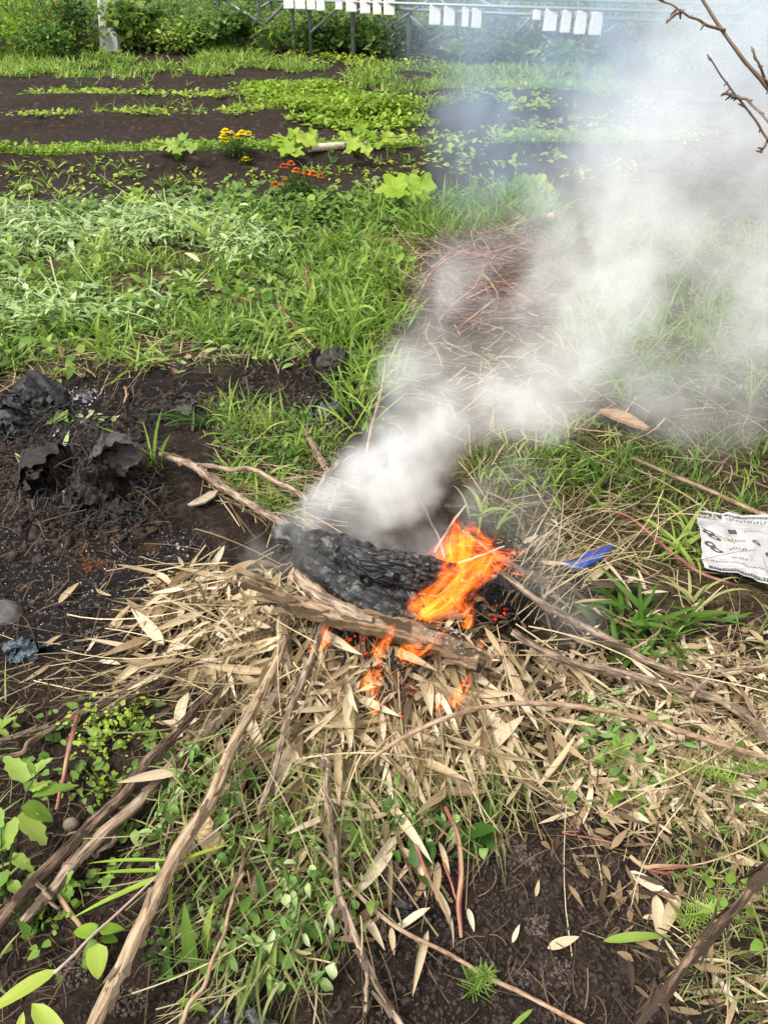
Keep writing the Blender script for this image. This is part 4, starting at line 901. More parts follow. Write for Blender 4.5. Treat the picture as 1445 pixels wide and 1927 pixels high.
# crocodile-skin charcoal blocks on its right half
mb = MB(); p = smooth_path(pts, 60)
for k in range(24, 58, 2):
    for a in np.arange(-2.5, .9, .30):
        if R.random() < .5: continue
        ce = p[k]; ax = p[min(k + 1, 59)] - p[k - 1]; ax /= np.linalg.norm(ax)
        s1 = np.cross(ax, [0, 0, 1]); s1 /= np.linalg.norm(s1); s2 = np.cross(s1, ax)
        rr = np.interp(k / 59, np.linspace(0, 1, 5), rad)
        ang = a + .1 * (k % 2) + R.normal(0, .03); nrm = s1 * -math.cos(ang) * -1 + s2 * -math.sin(ang); tg = np.cross(ax, nrm)
        c = ce + nrm * rr * R.uniform(.94, 1.10); hl, hw = .0098 * R.uniform(.6, 1.1), rr * .15 * R.uniform(.7, 1.02)
        vs = []
        for lv, ins in ((-.012, 1.), (.0, 1.), (.004, .72)):
            for sa, sb in ((-1, -1), (1, -1), (1, 1), (-1, 1)): vs.append(c + ax * sa * hl * ins + tg * sb * hw * ins + nrm * lv)
        f = [(0, 1, 5, 4), (1, 2, 6, 5), (2, 3, 7, 6), (3, 0, 4, 7), (4, 5, 9, 8), (5, 6, 10, 9), (6, 7, 11, 10), (7, 4, 8, 11), (8, 9, 10, 11)]
        mb.add(vs, np.array(f), np.array(vs) - p[0])
mb.build('charcoal_scales', CHAR, t, smooth=False)
log([(578, 1060, .19), (620, 1088, .20), (690, 1126, .20), (760, 1158, .17), (790, 1172, .15)], [40, 54, 52, 52, 40], CHAR, 'short charred log between the bark log and the thick black one', 'charred_log', 50, .24, .16, 90, 44)
log([(668, 1084, .18), (720, 1106, .18), (790, 1132, .17)], [24, 40, 34], CHAR, 'broken charred chunk wedged between the black logs', 'charred_log', 40, .3, .2, 60, 50)
log([(860, 1085, .17), (930, 1092, .15), (985, 1105, .12)], [16, 22, 14], CHAR, 'small charred stub at the right of the flames', 'charred_log', 30, .3, .2, 50, 60)
# charcoal at the bottom edge and on the soil
for k, (a, b2, d, lb) in enumerate((((402, 1900, .02), (436, 1940, .02), 34, 'lump of shiny black charcoal at the bottom edge, left piece'), ((448, 1905, .02), (520, 1935, .02), 40, 'flat piece of black charcoal at the bottom edge, right piece'), ((745, 1695, .01), (775, 1708, .01), 26, 'black charcoal lump half sunk in soil beside the red stalks'), ((790, 1728, .01), (812, 1732, .01), 16, 'small smooth charcoal bit below the thin red stalk'))):
    branch([a, b2], [d, d * .8], CHAR, lb, 'charcoal_piece', 'charcoal', 16, .35, .002, .3, 20, rf=60)

# ================================================================== BURNT HEAP AT LEFT, SCRAPS
PLAST = plain_mat('burnt_film', (.007, .006, .005), (.035, .027, .022), 60, .72, .8, 0, .3, .008)
FILMG = plain_mat('greyish_burnt_film', (.022, .018, .016), (.075, .063, .056), 40, .7, .7, 0, .35, .006)
TARP = plain_mat('black_melted_plastic', (.004, .004, .0045), (.014, .0135, .014), 40, .6, .8, 0, .5, .008)
def crumple(px, py, wpx, hpx, dz, mat, label, name, cat, seed, amp=.35, flatn=.7, freq=1.6, ny=56):
    o = P(px, py, dz); s = np.linalg.norm(o - [0, 0, CAM_H]) / FPX; rx, rz = wpx * s * .5, hpx * s * .5
    th, ph = np.meshgrid(np.linspace(0, 2 * PI, ny + 1)[:-1], np.linspace(.02, PI - .02, ny // 2), indexing='ij')
    d = np.stack([np.cos(th) * np.sin(ph), np.sin(th) * np.sin(ph), np.cos(ph)], -1)
    wv = np.stack([fbm3(d + seed + 7 * c_, 1.3, 2, seed + c_) for c_ in range(3)], -1)
    k = 1 + amp * fbm3(d + seed, 1.1, 2, seed + 9) * 1.6
    k = k - amp * .75 * (.35 - np.abs(fbm3(d * np.array([1, 1, .42]) + wv * .5 + seed, freq * 1.25, 2, seed)) * 1.6)
    k = k - amp * .30 * (.3 - np.abs(fbm3(d * np.array([1, .6, 1]) + wv * .8 + seed * 2, freq * 3.2, 1, seed + 4)) * 2)
    V = o + d * k[..., None] * np.array([rx, rx * flatn, rz])
    m2 = ny // 2; i, j = np.meshgrid(np.arange(ny), np.arange(m2 - 1), indexing='ij')
    a = (i * m2 + j).ravel(); b2 = (((i + 1) % ny) * m2 + j).ravel()
    mb = MB(); mb.add(V, np.stack([a, a + 1, b2 + 1, b2], -1)); 
    return tag(mb.build(name, mat, origin=o), label, cat)
def tatter(px, py, wpx, hpx, dz, mat, label, name, cat, n, seed, sz=(.3, .7), mats=None):
    """torn crumpled film: many folded scraps hanging over each other"""
    o = P(px, py, dz); s = np.linalg.norm(o - [0, 0, CAM_H]) / FPX; rx, rz = wpx * s * .5, hpx * s * .5
    mb = MB(); g = 22; u, v = np.meshgrid(np.linspace(-1, 1, g), np.linspace(-1, 1, g), indexing='ij')
    i, j = np.meshgrid(np.arange(g - 1), np.arange(g - 1), indexing='ij'); q = (i * g + j).ravel(); F = np.stack([q, q + g, q + g + 1, q + 1], -1)
    for k in range(n):
        th, el = R.uniform(0, 2 * PI), math.asin(R.uniform(-.15, 1)); d = np.array([math.cos(th) * math.cos(el), math.sin(th) * math.cos(el), math.sin(el)])
        c = o + d * np.array([rx, rx * .7, rz]) * R.uniform(.35, .85)
        nz = d + R.normal(0, .45, 3); nz /= np.linalg.norm(nz); a1 = np.cross(nz, R.normal(size=3)); a1 /= np.linalg.norm(a1); a2 = np.cross(nz, a1)
        S_ = rx * R.uniform(*sz); A_ = R.uniform(.7, 1.3)
        rr = np.sqrt(u * u + v * v) + 1e-6; mx = np.maximum(abs(u), abs(v)) / rr; ang = np.arctan2(v, u)
        ol = (1 + .28 * fbm2(np.cos(ang) * 1.5 + seed + k, np.sin(ang) * 1.5, 1.6, 3, seed)) * mx
        U, V_ = u * ol, v * ol; w1 = fbm2(U + k, V_ + seed, 1.2, 2, 3) * 1.2
        z = -.45 * (U * U + V_ * V_) + .40 * np.abs(fbm2(U + w1, V_ * .5 - w1 + k * 3.1, 1.7, 3, seed + k)) * 2 - .2 * np.abs(fbm2(U * .5 + k, V_ + w1, 3.3, 2, 5)) * 2
        mb.add(c + S_ * (U[..., None] * a1 * A_ + V_[..., None] * a2 + z[..., None] * nz), F)
    return tag(mb.build(name, mat, origin=o), label, cat)
tatter(222, 872, 84, 110, .05, FILMG, 'greyish crumpled sheet of burnt film standing in the burnt heap', 'burnt_film', 'burnt film', 4, 3, (.7, .95))
tatter(85, 885, 116, 80, .03, PLAST, 'dull black bundle of burnt film at the left of the heap', 'burnt_film', 'burnt film', 7, 8, (.4, .8))
tatter(160, 905, 130, 80, .02, PLAST, 'big black tangle of burnt film in the middle of the heap', 'burnt_film', 'burnt film', 5, 5, (.3, .55))
tatter(215, 955, 140, 60, .0, PLAST, 'low charred scraps along the front of the burnt heap', 'burnt_film', 'burnt film', 5, 15, (.2, .35))
tatter(72, 765, 130, 80, .0, TARP, 'pitch black melted plastic sheet at the left edge of the burnt patch', 'melted_plastic', 'plastic', 16, 12, (.3, .7))
tatter(15, 815, 110, 60, .0, TARP, 'pitch black melted scraps in front of the melted sheet', 'melted_plastic', 'plastic', 14, 22, (.3, .6))
tatter(350, 768, 58, 60, .0, FILMG, 'small wrinkled grey film in the dark soil behind the pale branch', 'burnt_film', 'burnt film', 7, 17, (.5, .9))
tatter(615, 688, 90, 34, .05, FILMG, 'torn grey strip of weathered film at the grass edge', 'burnt_film', 'burnt film', 6, 27, (.35, .7))
crumple(12, 1160, 62, 60, .0, plain_mat('grey_stone', (.05, .045, .042), (.13, .12, .115), 24, .8, .5), 'grey stone at the left edge beside the ash', 'stone', 'stone', 33, .10, .8, 1.)
crumple(134, 1552, 26, 24, .015, plain_mat('brown_stone', (.14, .11, .085), (.25, .20, .16), 30, .8, .3), 'small rounded brown pebble under the dark branch', 'stone', 'stone', 36, .05, .8, .8)
tatter(50, 1226, 76, 22, .01, plain_mat('blue_film', (.02, .032, .045), (.065, .085, .11), 20, .45, .4), 'thin slate blue plastic film scrap at the left edge', 'plastic_scrap', 'plastic', 6, 39, (.4, .8))
tatter(156, 752, 50, 26, .01, plain_mat('grey_ash_lump', (.08, .08, .085), (.34, .34, .35), 80, .9, .8), 'pale grey ash lump on the black melted plastic', 'ash_lump', 'ash', 12, 41, (.2, .5))
tatter(610, 772, 84, 26, .0, plain_mat('charred_ash_lump', (.012, .012, .012), (.16, .16, .16), 60, .9, .8), 'charred lump speckled with white ash left of the upright twig', 'ash_lump', 'ash', 14, 43, (.2, .5))
tatter(112, 820, 28, 16, .01, plain_mat('lilac_ash', (.24, .22, .25), (.40, .37, .40), 40, .8, .4), 'small lilac grey ash scrap behind the burnt heap', 'ash_lump', 'ash', 5, 44, (.4, .8))
# blue plastic bag scrap under the thin stick
BLUE = plain_mat('blue_plastic_film', (.012, .03, .22), (.03, .08, .40), 24, .38, .5, 0, .5, .004)
q = path([(1058, 1062, .08), (1090, 1062, .10), (1118, 1046, .10), (1150, 1030, .08)])
mb = MB(); tube(mb, q, [.010, .019, .018, .008], 60, 40, .16, .002, .3, 4, .20, 60, flatz=.7)
tag(mb.build('plastic_bag', BLUE, origin=q[0]), 'crumpled bright blue plastic bag scrap under a pale stick', 'plastic bag')
# wooden board and wood chips
def slab(pl, dz, thick, mat, label, name, cat):
    a = np.array(pl, float); top = P(a[:, 0], a[:, 1], dz); n = len(top)
    top[:, 2] = top[:, 2].mean() * .6 + top[:, 2] * .4
    V = np.concatenate([top, top - [0, 0, thick]]); mb = MB()
    C = np.concatenate([top, top])[:, [1, 2, 0]]
    mb.add(V, [np.array([list(range(n))[::-1]]), np.array([list(range(n, 2 * n))]), np.array([(k, (k + 1) % n, n + (k + 1) % n, n + k) for k in range(n)])], C)
    o = mb.build(name, mat, origin=top[0], smooth=False); bevel(o, thick * .2); return tag(o, label, cat)
WOOD = bark_mat('weathered_board', [(.3, (.17, .095, .045)), (.5, (.34, .21, .11)), (.75, (.50, .36, .21))], .35, .5, .8, .15)
slab([(1128, 766), (1160, 765), (1186, 776), (1222, 804), (1216, 807), (1186, 797), (1150, 782)], .06, .018, WOOD, 'flat pointed piece of brown board lying at the edge of the smoke', 'board_piece', 'board')
slab([(362, 1528), (388, 1522), (408, 1555), (424, 1585), (410, 1600), (384, 1604), (370, 1570)], .07, .02, bark_mat('chipped_wood', [(.3, (.30, .19, .085)), (.5, (.48, .34, .18)), (.75, (.60, .46, .28))], .5, .7, .8, .2), 'splintered tan wood chip behind the furrowed stem', 'wood_chip', 'wood')
slab([(368, 936), (392, 926), (412, 922), (404, 934), (386, 946), (362, 950), (352, 947)], .03, .008, bark_mat('pale_chip', [(.3, (.16, .12, .08)), (.5, (.32, .25, .17)), (.75, (.45, .37, .28))], .5, .6, .8, .2), 'pale torn wood flake below the bent branch', 'wood_chip', 'wood')
# can half hidden in the grass
q = P(1028, 412, .05); CUP = plain_mat('faded_paper_cup', (.34, .18, .14), (.48, .30, .25), 10, .6, .1)
mb = MB(); tube(mb, [q + [-.05, 0, 0], q + [.05, 0, .01]], [.034, .04], 8, 20); tag(mb.build('paper_cup', CUP, origin=q), 'faded pink paper cup lying in grass behind the smoke', 'cup')

# ================================================================== NEWSPAPER
PAPER = plain_mat('newsprint_paper', (.30, .295, .29), (.44, .435, .425), 14, .8, .15)
INK = plain_mat('printing_ink', (.03, .03, .032), (.07, .07, .07), 40, .8, 0)
INKG = plain_mat('grey_printing_ink', (.16, .16, .165), (.32, .32, .32), 60, .8, 0)
cn = [P(1308, 962, .05), P(1475, 972, .07), P(1480, 1108, .06), P(1324, 1068, .045)]
def sheet(u, v):
    u, v = np.asarray(u, float), np.asarray(v, float)
    a = cn[0] * (1 - u)[..., None] + cn[1] * u[..., None]; b2 = cn[3] * (1 - u)[..., None] + cn[2] * u[..., None]
    p = a * (1 - v)[..., None] + b2 * v[..., None]
    p[..., 2] += .012 * fbm2(u, v, 3.3, 3, 5) + .014 * np.abs(fbm2(u + v * .4, v * .5, 5., 2, 8)) + .006 * np.sin(9 * u + 4 * v) * v
    p[..., 0] += .008 * fbm2(u * 0 + 3.1, v, 7, 2, 6); p[..., 1] += .008 * fbm2(u, v * 0 + 1.7, 7, 2, 7)
    return p
t = thing('newspaper', 'printed black and white newspaper sheet lying on the ground at the right edge', 'newspaper', [float(v) for v in cn[0]])
nu_, nv_ = 60, 50; uu, vv = np.meshgrid(np.linspace(0, 1, nu_), np.linspace(0, 1, nv_), indexing='xy')
S = sheet(uu, vv); i, j = np.meshgrid(np.arange(nv_ - 1), np.arange(nu_ - 1), indexing='ij'); q = (i * nu_ + j).ravel()
mb = MB(); mb.add(S, np.stack([q, q + nu_, q + nu_ + 1, q + 1], -1)); mb.build('sheet', PAPER, t)
def quads(lst, up):
    mb = MB()
    for (u0, v0, u1, v1) in lst:
        k = max(1, int((u1 - u0) * 40)); us_ = np.linspace(u0, u1, k + 1)
        a = sheet(us_, np.full(k + 1, v0)) + [0, 0, up]; b2 = sheet(us_, np.full(k + 1, v1)) + [0, 0, up]
        i_ = np.arange(k); mb.add(np.concatenate([a, b2]), np.stack([i_, k + 1 + i_, k + 2 + i_, i_ + 1], -1))
    return mb
bl, gr, wh = [], [], []
def glyphs(dst, u0, v0, u1, h, adv, dens=5):
    u = u0
    while u < u1 - adv:
        for _ in range(dens):
            if R.random() < .55: a, b2 = R.uniform(0, .5), R.uniform(.55, .95); y = R.uniform(.05, .9); dst.append((u + adv * a, v0 + h * y, u + adv * b2, v0 + h * (y + .10)))
            else: a, b2 = R.uniform(0, .4), R.uniform(.6, 1); x = R.uniform(.05, .8); dst.append((u + adv * x, v0 + h * a, u + adv * (x + .12), v0 + h * b2))
        u += adv * 1.12
bl += [(.03, .04, .30, .13), (.33, .05, .98, .08)]; glyphs(wh, .05, .055, .30, .09, .05); glyphs(wh, .36, .058, .96, .035, .025, 4)
glyphs(bl, .34, .10, .97, .06, .036); glyphs(bl, .34, .165, .97, .02, .012, 3); glyphs(gr, .04, .19, .97, .03, .018, 4); glyphs(gr, .04, .24, .97, .03, .018, 4)
bl += [(.36, .29, .46, .36)]; glyphs(bl, .52, .29, .97, .035, .022); glyphs(gr, .52, .335, .97, .02, .012, 3)
for r_ in range(13): glyphs(gr, .30, .38 + r_ * .031, .95, .019, .012, 3)
for r_ in range(3): glyphs(bl, .34, .46 + r_ * .14, .55, .04, .03)
bl += [(.03, .80, .97, .802)]; glyphs(bl, .05, .82, .95, .035, .02); glyphs(gr, .05, .89, .95, .03, .018, 4); bl += [(.06, .945, .98, .985)]; glyphs(wh, .1, .95, .9, .03, .03)
quads(bl, .0016).build('black_print', INK, t); quads(gr, .0012).build('small_print', INKG, t); quads(wh, .0026).build('white_print', PAPER, t)
mb = MB()
for (u0, v0, ru, rv) in ((.10, .42, .07, .035), (.17, .48, .08, .03), (.11, .60, .07, .035), (.19, .66, .08, .03), (.66, .50, .05, .03), (.82, .62, .06, .035)):
    th = np.linspace(0, 2 * PI, 18, endpoint=False)
    ring = sheet(u0 + ru * np.cos(th) * (1 + .2 * np.sin(th)), v0 + rv * np.sin(th) + .25 * ru * np.cos(th)) + [0, 0, .0014]; inn = sheet(u0 + .45 * ru * np.cos(th), v0 + .4 * rv * np.sin(th) + .1 * ru * np.cos(th)) + [0, 0, .0014]
    k = np.arange(18); mb.add(np.concatenate([ring, inn]), np.stack([k, (k + 1) % 18, 18 + (k + 1) % 18, 18 + k], -1))
mb.build('printed_pattern', INK, t)
# ================================================================== DEAD BAMBOO LEAVES, HEAP
def leaf_spray(poly, n, az0, azs, Ls, h0, per=6, tint=(0, 1), lift=.0):
    """bamboo twigs with leaves; returns stems (bases, az, el, L) and leaves (pos, az, el, L, W)"""
    b = scatter(poly, n, 1.5); n = len(b)
    b[:, 2] += h0 * R.uniform(.25, 1, n) + lift
    az = R.normal(az0, azs, n); L = R.uniform(*Ls, n)
    drop = np.clip((b[:, 2] - height(b[:, 0] + np.cos(az) * L, b[:, 1] + np.sin(az) * L) - .03) / L, -.3, .95)
    el = -np.arcsin(drop) + .25
    lv = []
    for k in range(n):
        for f in np.linspace(.25, 1., per):
            s = f * L[k]; e = el[k] - .5 * f ** 1.2
            p = b[k] + [math.cos(az[k]) * s * math.cos(e), math.sin(az[k]) * s * math.cos(e), math.sin(el[k] - .25 * f) * s]
            g = float(height(p[0], p[1])); p[2] = max(p[2], g + .012)
            lv.append((p, az[k] + R.normal(0, 1.0), R.uniform(-.8, .35), R.uniform(.075, .17)))
    return (b, az, el, L), lv
leaves = []
stem_mb = MB()
def do(poly, n, az0, azs, Ls, h0, per, where):
    st, lv = leaf_spray(poly, n, az0, azs, Ls, h0, per)
    blades(stem_mb, st[0], st[1], st[2], st[3], R.uniform(.002, .0042, len(st[0])), .5, 6, 'flat', 2, R.uniform(0, 3, len(st[0])), wav=R.normal(0, .25, len(st[0])), ground=.006)
    for l in lv: leaves.append((*l, where))
do([(520, 1170), (900, 1250), (980, 1230), (960, 1300), (760, 1350), (560, 1300)], 62, -PI / 2, .55, (.15, .38), .09, 7, 'front')
do([(560, 1260), (980, 1260), (960, 1420), (640, 1440)], 34, -PI / 2, .7, (.12, .3), .07, 6, 'front')
do([(400, 1090), (560, 1110), (560, 1250), (380, 1230)], 32, -2.3, .7, (.12, .32), .12, 7, 'left')
do([(380, 1200), (560, 1180), (560, 1400), (420, 1400)], 18, -2.5, .8, (.15, .4), .08, 5, 'left')
do([(960, 1060), (1080, 1080), (1120, 1180), (1000, 1260), (930, 1200)], 15, .3, .9, (.15, .40), .16, 4, 'right')
do([(560, 1430), (960, 1420), (900, 1560), (640, 1560)], 10, -PI / 2, .8, (.12, .25), .04, 5, 'front')
for poly, n, where in (([(980, 1290), (1500, 1240), (1500, 1560), (1060, 1530), (940, 1440)], 420, 'litter'), ([(1000, 1100), (1500, 1160), (1500, 1300), (1040, 1300)], 60, 'litter'), ([(150, 1100), (420, 1100), (420, 1300), (60, 1330)], 16, 'burnt'), ([(1180, 1560), (1500, 1540), (1500, 1960), (1300, 1960)], 34, 'litter'), ([(560, 1560), (780, 1560), (720, 1800), (560, 1800)], 16, 'front'), ([(330, 1350), (640, 1400), (640, 1650), (360, 1640)], 24, 'front')):
    b = scatter(poly, n, 2.)
    for p in b: leaves.append((p + [0, 0, R.uniform(.008, .035)], R.uniform(0, 6.28), R.normal(-.05, .2), R.uniform(.035, .105) * (1.5 if where == 'front' else 1.), where))
o = stem_mb.build('bamboo_twigs', STRAW); tag(o, 'thin straw coloured bamboo twigs radiating out of the burning heap', 'twigs', kind='stuff')
# straws lying over the heap and the litter
mb = MB()
for poly, n, a0, asd, hh in (([(480, 1180), (980, 1240), (980, 1480), (560, 1560), (380, 1400)], 300, -PI / 2, .8, .11), ([(940, 1250), (1500, 1200), (1500, 1560), (960, 1540)], 260, -.3, .9, .05), ([(380, 1080), (560, 1110), (560, 1400), (330, 1300)], 130, -2.5, .7, .10), ([(100, 1200), (430, 1230), (430, 1330), (0, 1360)], 90, .1, .4, .05), ([(940, 1000), (1180, 930), (1240, 1150), (1000, 1200)], 80, .5, .6, .14), ([(400, 1400), (700, 1450), (700, 1850), (400, 1900)], 90, -2.2, .6, .07), ([(1100, 1540), (1500, 1500), (1500, 1960), (1300, 1960)], 40, .2, .8, .03), ([(1300, 950), (1480, 960), (1480, 1110), (1330, 1080)], 26, .3, 1.2, .075)):
    b = scatter(poly, n, 2.); n = len(b); b[:, 2] += hh * R.random(n) + .008
    az = R.normal(a0, asd, n) + PI * (R.random(n) < .15)
    blades(mb, b, az, R.normal(-.05, .22, n), R.uniform(.08, .38, n), R.uniform(.0014, .0036, n), R.normal(.15, .35, n), 6, 'flat', 2, R.uniform(0, 3, n), wav=R.normal(0, .35, n), ground=.006)
o = mb.build('straw', STRAW); tag(o, 'dry straw and thin stalks strewn over the heap and the litter', 'straw', kind='stuff')
# fine upright grass heads right of the flames
mb = MB()
for k in range(46):
    a = P(R.uniform(930, 1060), R.uniform(1060, 1180), .05); e = P(R.uniform(1000, 1220), R.uniform(900, 1080), .18)
    d = e - a; L_ = np.linalg.norm(d); blades(mb, [a], math.atan2(d[1], d[0]), math.asin(d[2] / L_) + .15, L_, .0024, .3, 7, 'flat', 2, R.uniform(0, 3), wav=R.normal(0, .2), tint=R.uniform(.5, 1))
o = mb.build('dry_grass_stalks', STRAW); tag(o, 'yellow dry grass stalks fanning out right of the flames', 'straw', kind='stuff')
# --- dead leaf meshes: copies of twelve shapes; the ones that show largest are single objects
lp = []
for k in range(12):
    mb = MB(); blades(mb, np.zeros((1, 3)), 0, R.uniform(-.1, .4), 1., R.uniform(.11, .18), R.uniform(-.3, 1.3), 9, 'lance', 5, 0, R.normal(0, .5), R.normal(0, .25), R.uniform(.15, .7), .5)
    lp.append(mb)
def leaf_frame(p, az, el, L):
    return Matrix.Translation(Vector(p)) @ Euler((R.normal(0, .5), -el, az)).to_matrix().to_4x4() @ Matrix.Diagonal((L, L * R.uniform(.8, 1.25), L, 1))
LABEL = {'front': 'dry tan bamboo leaf hanging from the heap in front of the fire', 'left': 'dry tan bamboo leaf in the pile left of the bark log', 'right': 'dry beige bamboo leaf on the twigs right of the flames', 'litter': 'dry beige leaf in the flat litter between the right branches and bare soil', 'burnt': 'dry leaf lying alone on the ash and burnt soil'}
GRP = {'front': 'dry leaves on the front of the heap', 'left': 'dry leaves in the pile left of the log', 'right': 'dry leaves right of the flames', 'litter': 'dry leaves in the litter at right', 'burnt': 'dry leaves on the burnt soil'}
special = [((918, 1570), (938, 1612), 'curled pale leaf hanging over the ash at the top of the bare soil'), ((782, 1612), (748, 1660), 'pale leaf lying left of the thick pink stalk'), ((1180, 1640), (1278, 1702), 'long cream leaf pointing down to the right on bare soil'), ((1235, 1685), (1240, 1780), 'upper thin leaf of a crossed pair on the bare soil'), ((1276, 1685), (1244, 1770), 'leaf leaning left across the crossed pair on bare soil'), ((1208, 1728), (1256, 1726), 'small brown leaf across the crossed pair'), ((1030, 1786), (1090, 1764), 'speckled tan leaf lying alone at the middle of the bare soil'), ((964, 1775), (978, 1740), 'short torn cream leaf left of the speckled leaf'), ((880, 1710), (892, 1755), 'broken cream leaf beside the foot of the thick pink stalk'), ((1008, 1688), (1014, 1656), 'tiny cream leaf shred at the top of the bare soil'), ((736, 1746), (742, 1800), 'speckled leaf shred on the black soil at bottom centre'), ((1345, 1610), (1440, 1632), 'long cream leaf beside the dark slanting stem'), ((1350, 1840), (1390, 1910), 'thin pale leaf in the bottom right corner'), ((680, 1720), (724, 1790), 'long tan leaf hanging beside the brown branch at bottom centre'), ((110, 1136), (150, 1096), 'single pale leaf lying on the white ash'), ((218, 1185), (236, 1150), 'small upright pale leaf at the edge of the ash')]
dry_objs = []
for (a, b2, lb) in special:
    A, B = P(a[0], a[1], .012), P(b2[0], b2[1], .016); d = B - A; L_ = np.linalg.norm(d)
    mb = MB(); blades(mb, [A], math.atan2(d[1], d[0]), math.asin(d[2] / L_) + .08, L_, L_ * R.uniform(.2, .27), .16, 9, 'lance', 5, R.normal(0, .2), R.normal(0, .3), 0, R.uniform(.2, .5), R.uniform(.35, .8), .004)
    tag(mb.build('dry_leaf', DRY, origin=A), lb, 'dead leaf')
lv = [l for l in leaves]
pp = np.array([l[0] for l in lv]); _px, _py, _f = proj(pp); inside = (_px > 0) & (_px < 1445) & (_py > 0) & (_py < 1900)
size = np.array([l[3] for l in lv]) / _f * inside
order = np.argsort(-size); single = set(order[:276].tolist())
first = {}
rest_mb = {'a': MB(), 'b': MB()}
for k, (p, az, el, L_, where) in enumerate(lv):
    if k in single:
        v = k % 12; dk = DRY_DARK if R.random() < .2 else DRY
        if (v, dk.name) not in first:
            mbk = lp[v]; o = mbk.build('dry_leaf', dk); first[(v, dk.name)] = o
        else: o = dup(first[(v, dk.name)])
        o.matrix_world = leaf_frame(p, az, el, L_); tag(o, LABEL[where], 'dead leaf', GRP[where])
    else:
        blades(rest_mb['b' if R.random() < .25 else 'a'], [p], az, el, L_, L_ * R.uniform(.09, .16), R.uniform(-.2, 1.2), 6, 'lance', 3, R.normal(0, .5), R.normal(0, .5), R.normal(0, .2), R.uniform(.1, .6), R.random(), .004)
b = scatter([(940, 1270), (1500, 1180), (1500, 1560), (1060, 1520)], 900, 2.); n = len(b)
blades(rest_mb['a'], b + np.stack([np.zeros(n), np.zeros(n), R.uniform(.004, .03, n)], -1), R.uniform(0, 6.28, n), R.normal(0, .2, n), R.uniform(.03, .09, n), R.uniform(.006, .017, n), R.uniform(0, .6, n), 4, 'lance', 3, R.normal(0, .5, n), fold=.3, ground=.004)
b = scatter([(420, 1100), (900, 1230), (980, 1280), (900, 1480), (500, 1420), (400, 1240)], 560, 2.); n = len(b)
blades(rest_mb['a'], b + np.stack([np.zeros(n), np.zeros(n), R.uniform(.0, .09, n)], -1), R.normal(-PI / 2, 1., n), R.normal(-.2, .3, n), R.uniform(.04, .11, n), R.uniform(.007, .016, n), R.uniform(0, .6, n), 4, 'lance', 3, R.normal(0, .5, n), fold=.3, ground=.004)
b = scatter([(330, 1200), (1500, 1130), (1500, 1960), (1250, 1960), (1000, 1560), (500, 1750), (330, 1500)], 1300, 2.); n = len(b)
blades(rest_mb['b'], b + np.stack([np.zeros(n), np.zeros(n), R.uniform(.003, .02, n)], -1), R.uniform(0, 6.28, n), R.normal(0, .3, n), R.uniform(.02, .08, n), R.uniform(.005, .016, n), R.uniform(0, .8, n), 4, 'lance', 3, R.normal(0, .6, n), fold=.3, ground=.003)
b = scatter([(1450, 1120), (2100, 1150), (2300, 1960), (1450, 1960)], 800, 2.); n = len(b)
blades(rest_mb['a'], b + np.stack([np.zeros(n), np.zeros(n), R.uniform(.004, .03, n)], -1), R.uniform(0, 6.28, n), R.normal(0, .2, n), R.uniform(.03, .10, n), R.uniform(.006, .017, n), R.uniform(0, .6, n), 4, 'lance', 3, R.normal(0, .5, n), fold=.3, ground=.004)
o = rest_mb['a'].build('fallen_leaves', DRY); tag(o, 'smaller dry tan leaves filling the heap and the litter', 'leaf litter', kind='stuff')
o = rest_mb['b'].build('rotten_leaves', DRY_DARK); tag(o, 'dark weathered leaf litter underneath the tan leaves', 'leaf litter', kind='stuff')
# charred bits under the log
mb = MB()
b = scatter([(570, 1180), (760, 1200), (860, 1300), (760, 1400), (660, 1340), (580, 1240)], 480, 2.); n = len(b); b[:, 2] += R.uniform(.01, .12, n)
blades(mb, b, R.uniform(0, 6.28, n), R.normal(0, .3, n), R.uniform(.02, .08, n), R.uniform(.003, .010, n), R.uniform(0, 1, n), 4, 'lance', 2, R.normal(0, 1, n), fold=.3, ground=.004)
b = scatter([(890, 1080), (1000, 1060), (1020, 1180), (940, 1220), (880, 1180)], 260, 2.); n = len(b); b[:, 2] += R.uniform(.01, .13, n)
blades(mb, b, R.uniform(0, 6.28, n), R.normal(.2, .5, n), R.uniform(.03, .12, n), R.uniform(.002, .008, n), R.uniform(0, 1, n), 5, 'lance', 2, R.normal(0, 1, n), wav=R.normal(0, .6, n), ground=.004)
o = mb.build('charred_litter', BURNT); tag(o, 'black charred leaf scraps around and under the burning logs', 'char', kind='stuff')

# ================================================================== NEAR GREEN PLANTS
def lpx(mb, a, b, w, kind='ovate', droop=.5, fold=.25, tint=.6, nseg=8, across=5, roll=0., twist=0.):
    A, B = P(a[0], a[1], a[2]), P(b[0], b[1], b[2]); d = B - A; L_ = np.linalg.norm(d)
    blades(mb, [A], math.atan2(d[1], d[0]), math.asin(np.clip(d[2] / L_, -1, 1)) + droop * .42, L_ * (1 + droop * .06), L_ * w, droop, nseg, kind, across, roll, twist, 0, fold, tint)
def plant(name, label, cat, stems, lvs, lmat, smat, group=None, sr=.0022, lname='leaf'):
    o = P(*stems[0][0]); t = thing(name, label, cat, [float(v) for v in o], group)
    if stems:
        mb = MB()
        for s in stems: tube(mb, path(s), [sr, sr * .6], 14, 6, .05, .002)
        mb.build('stem', smat, t)
    for l in lvs:
        mb = MB(); lpx(mb, *l); mb.build(lname, lmat, t)
    return t
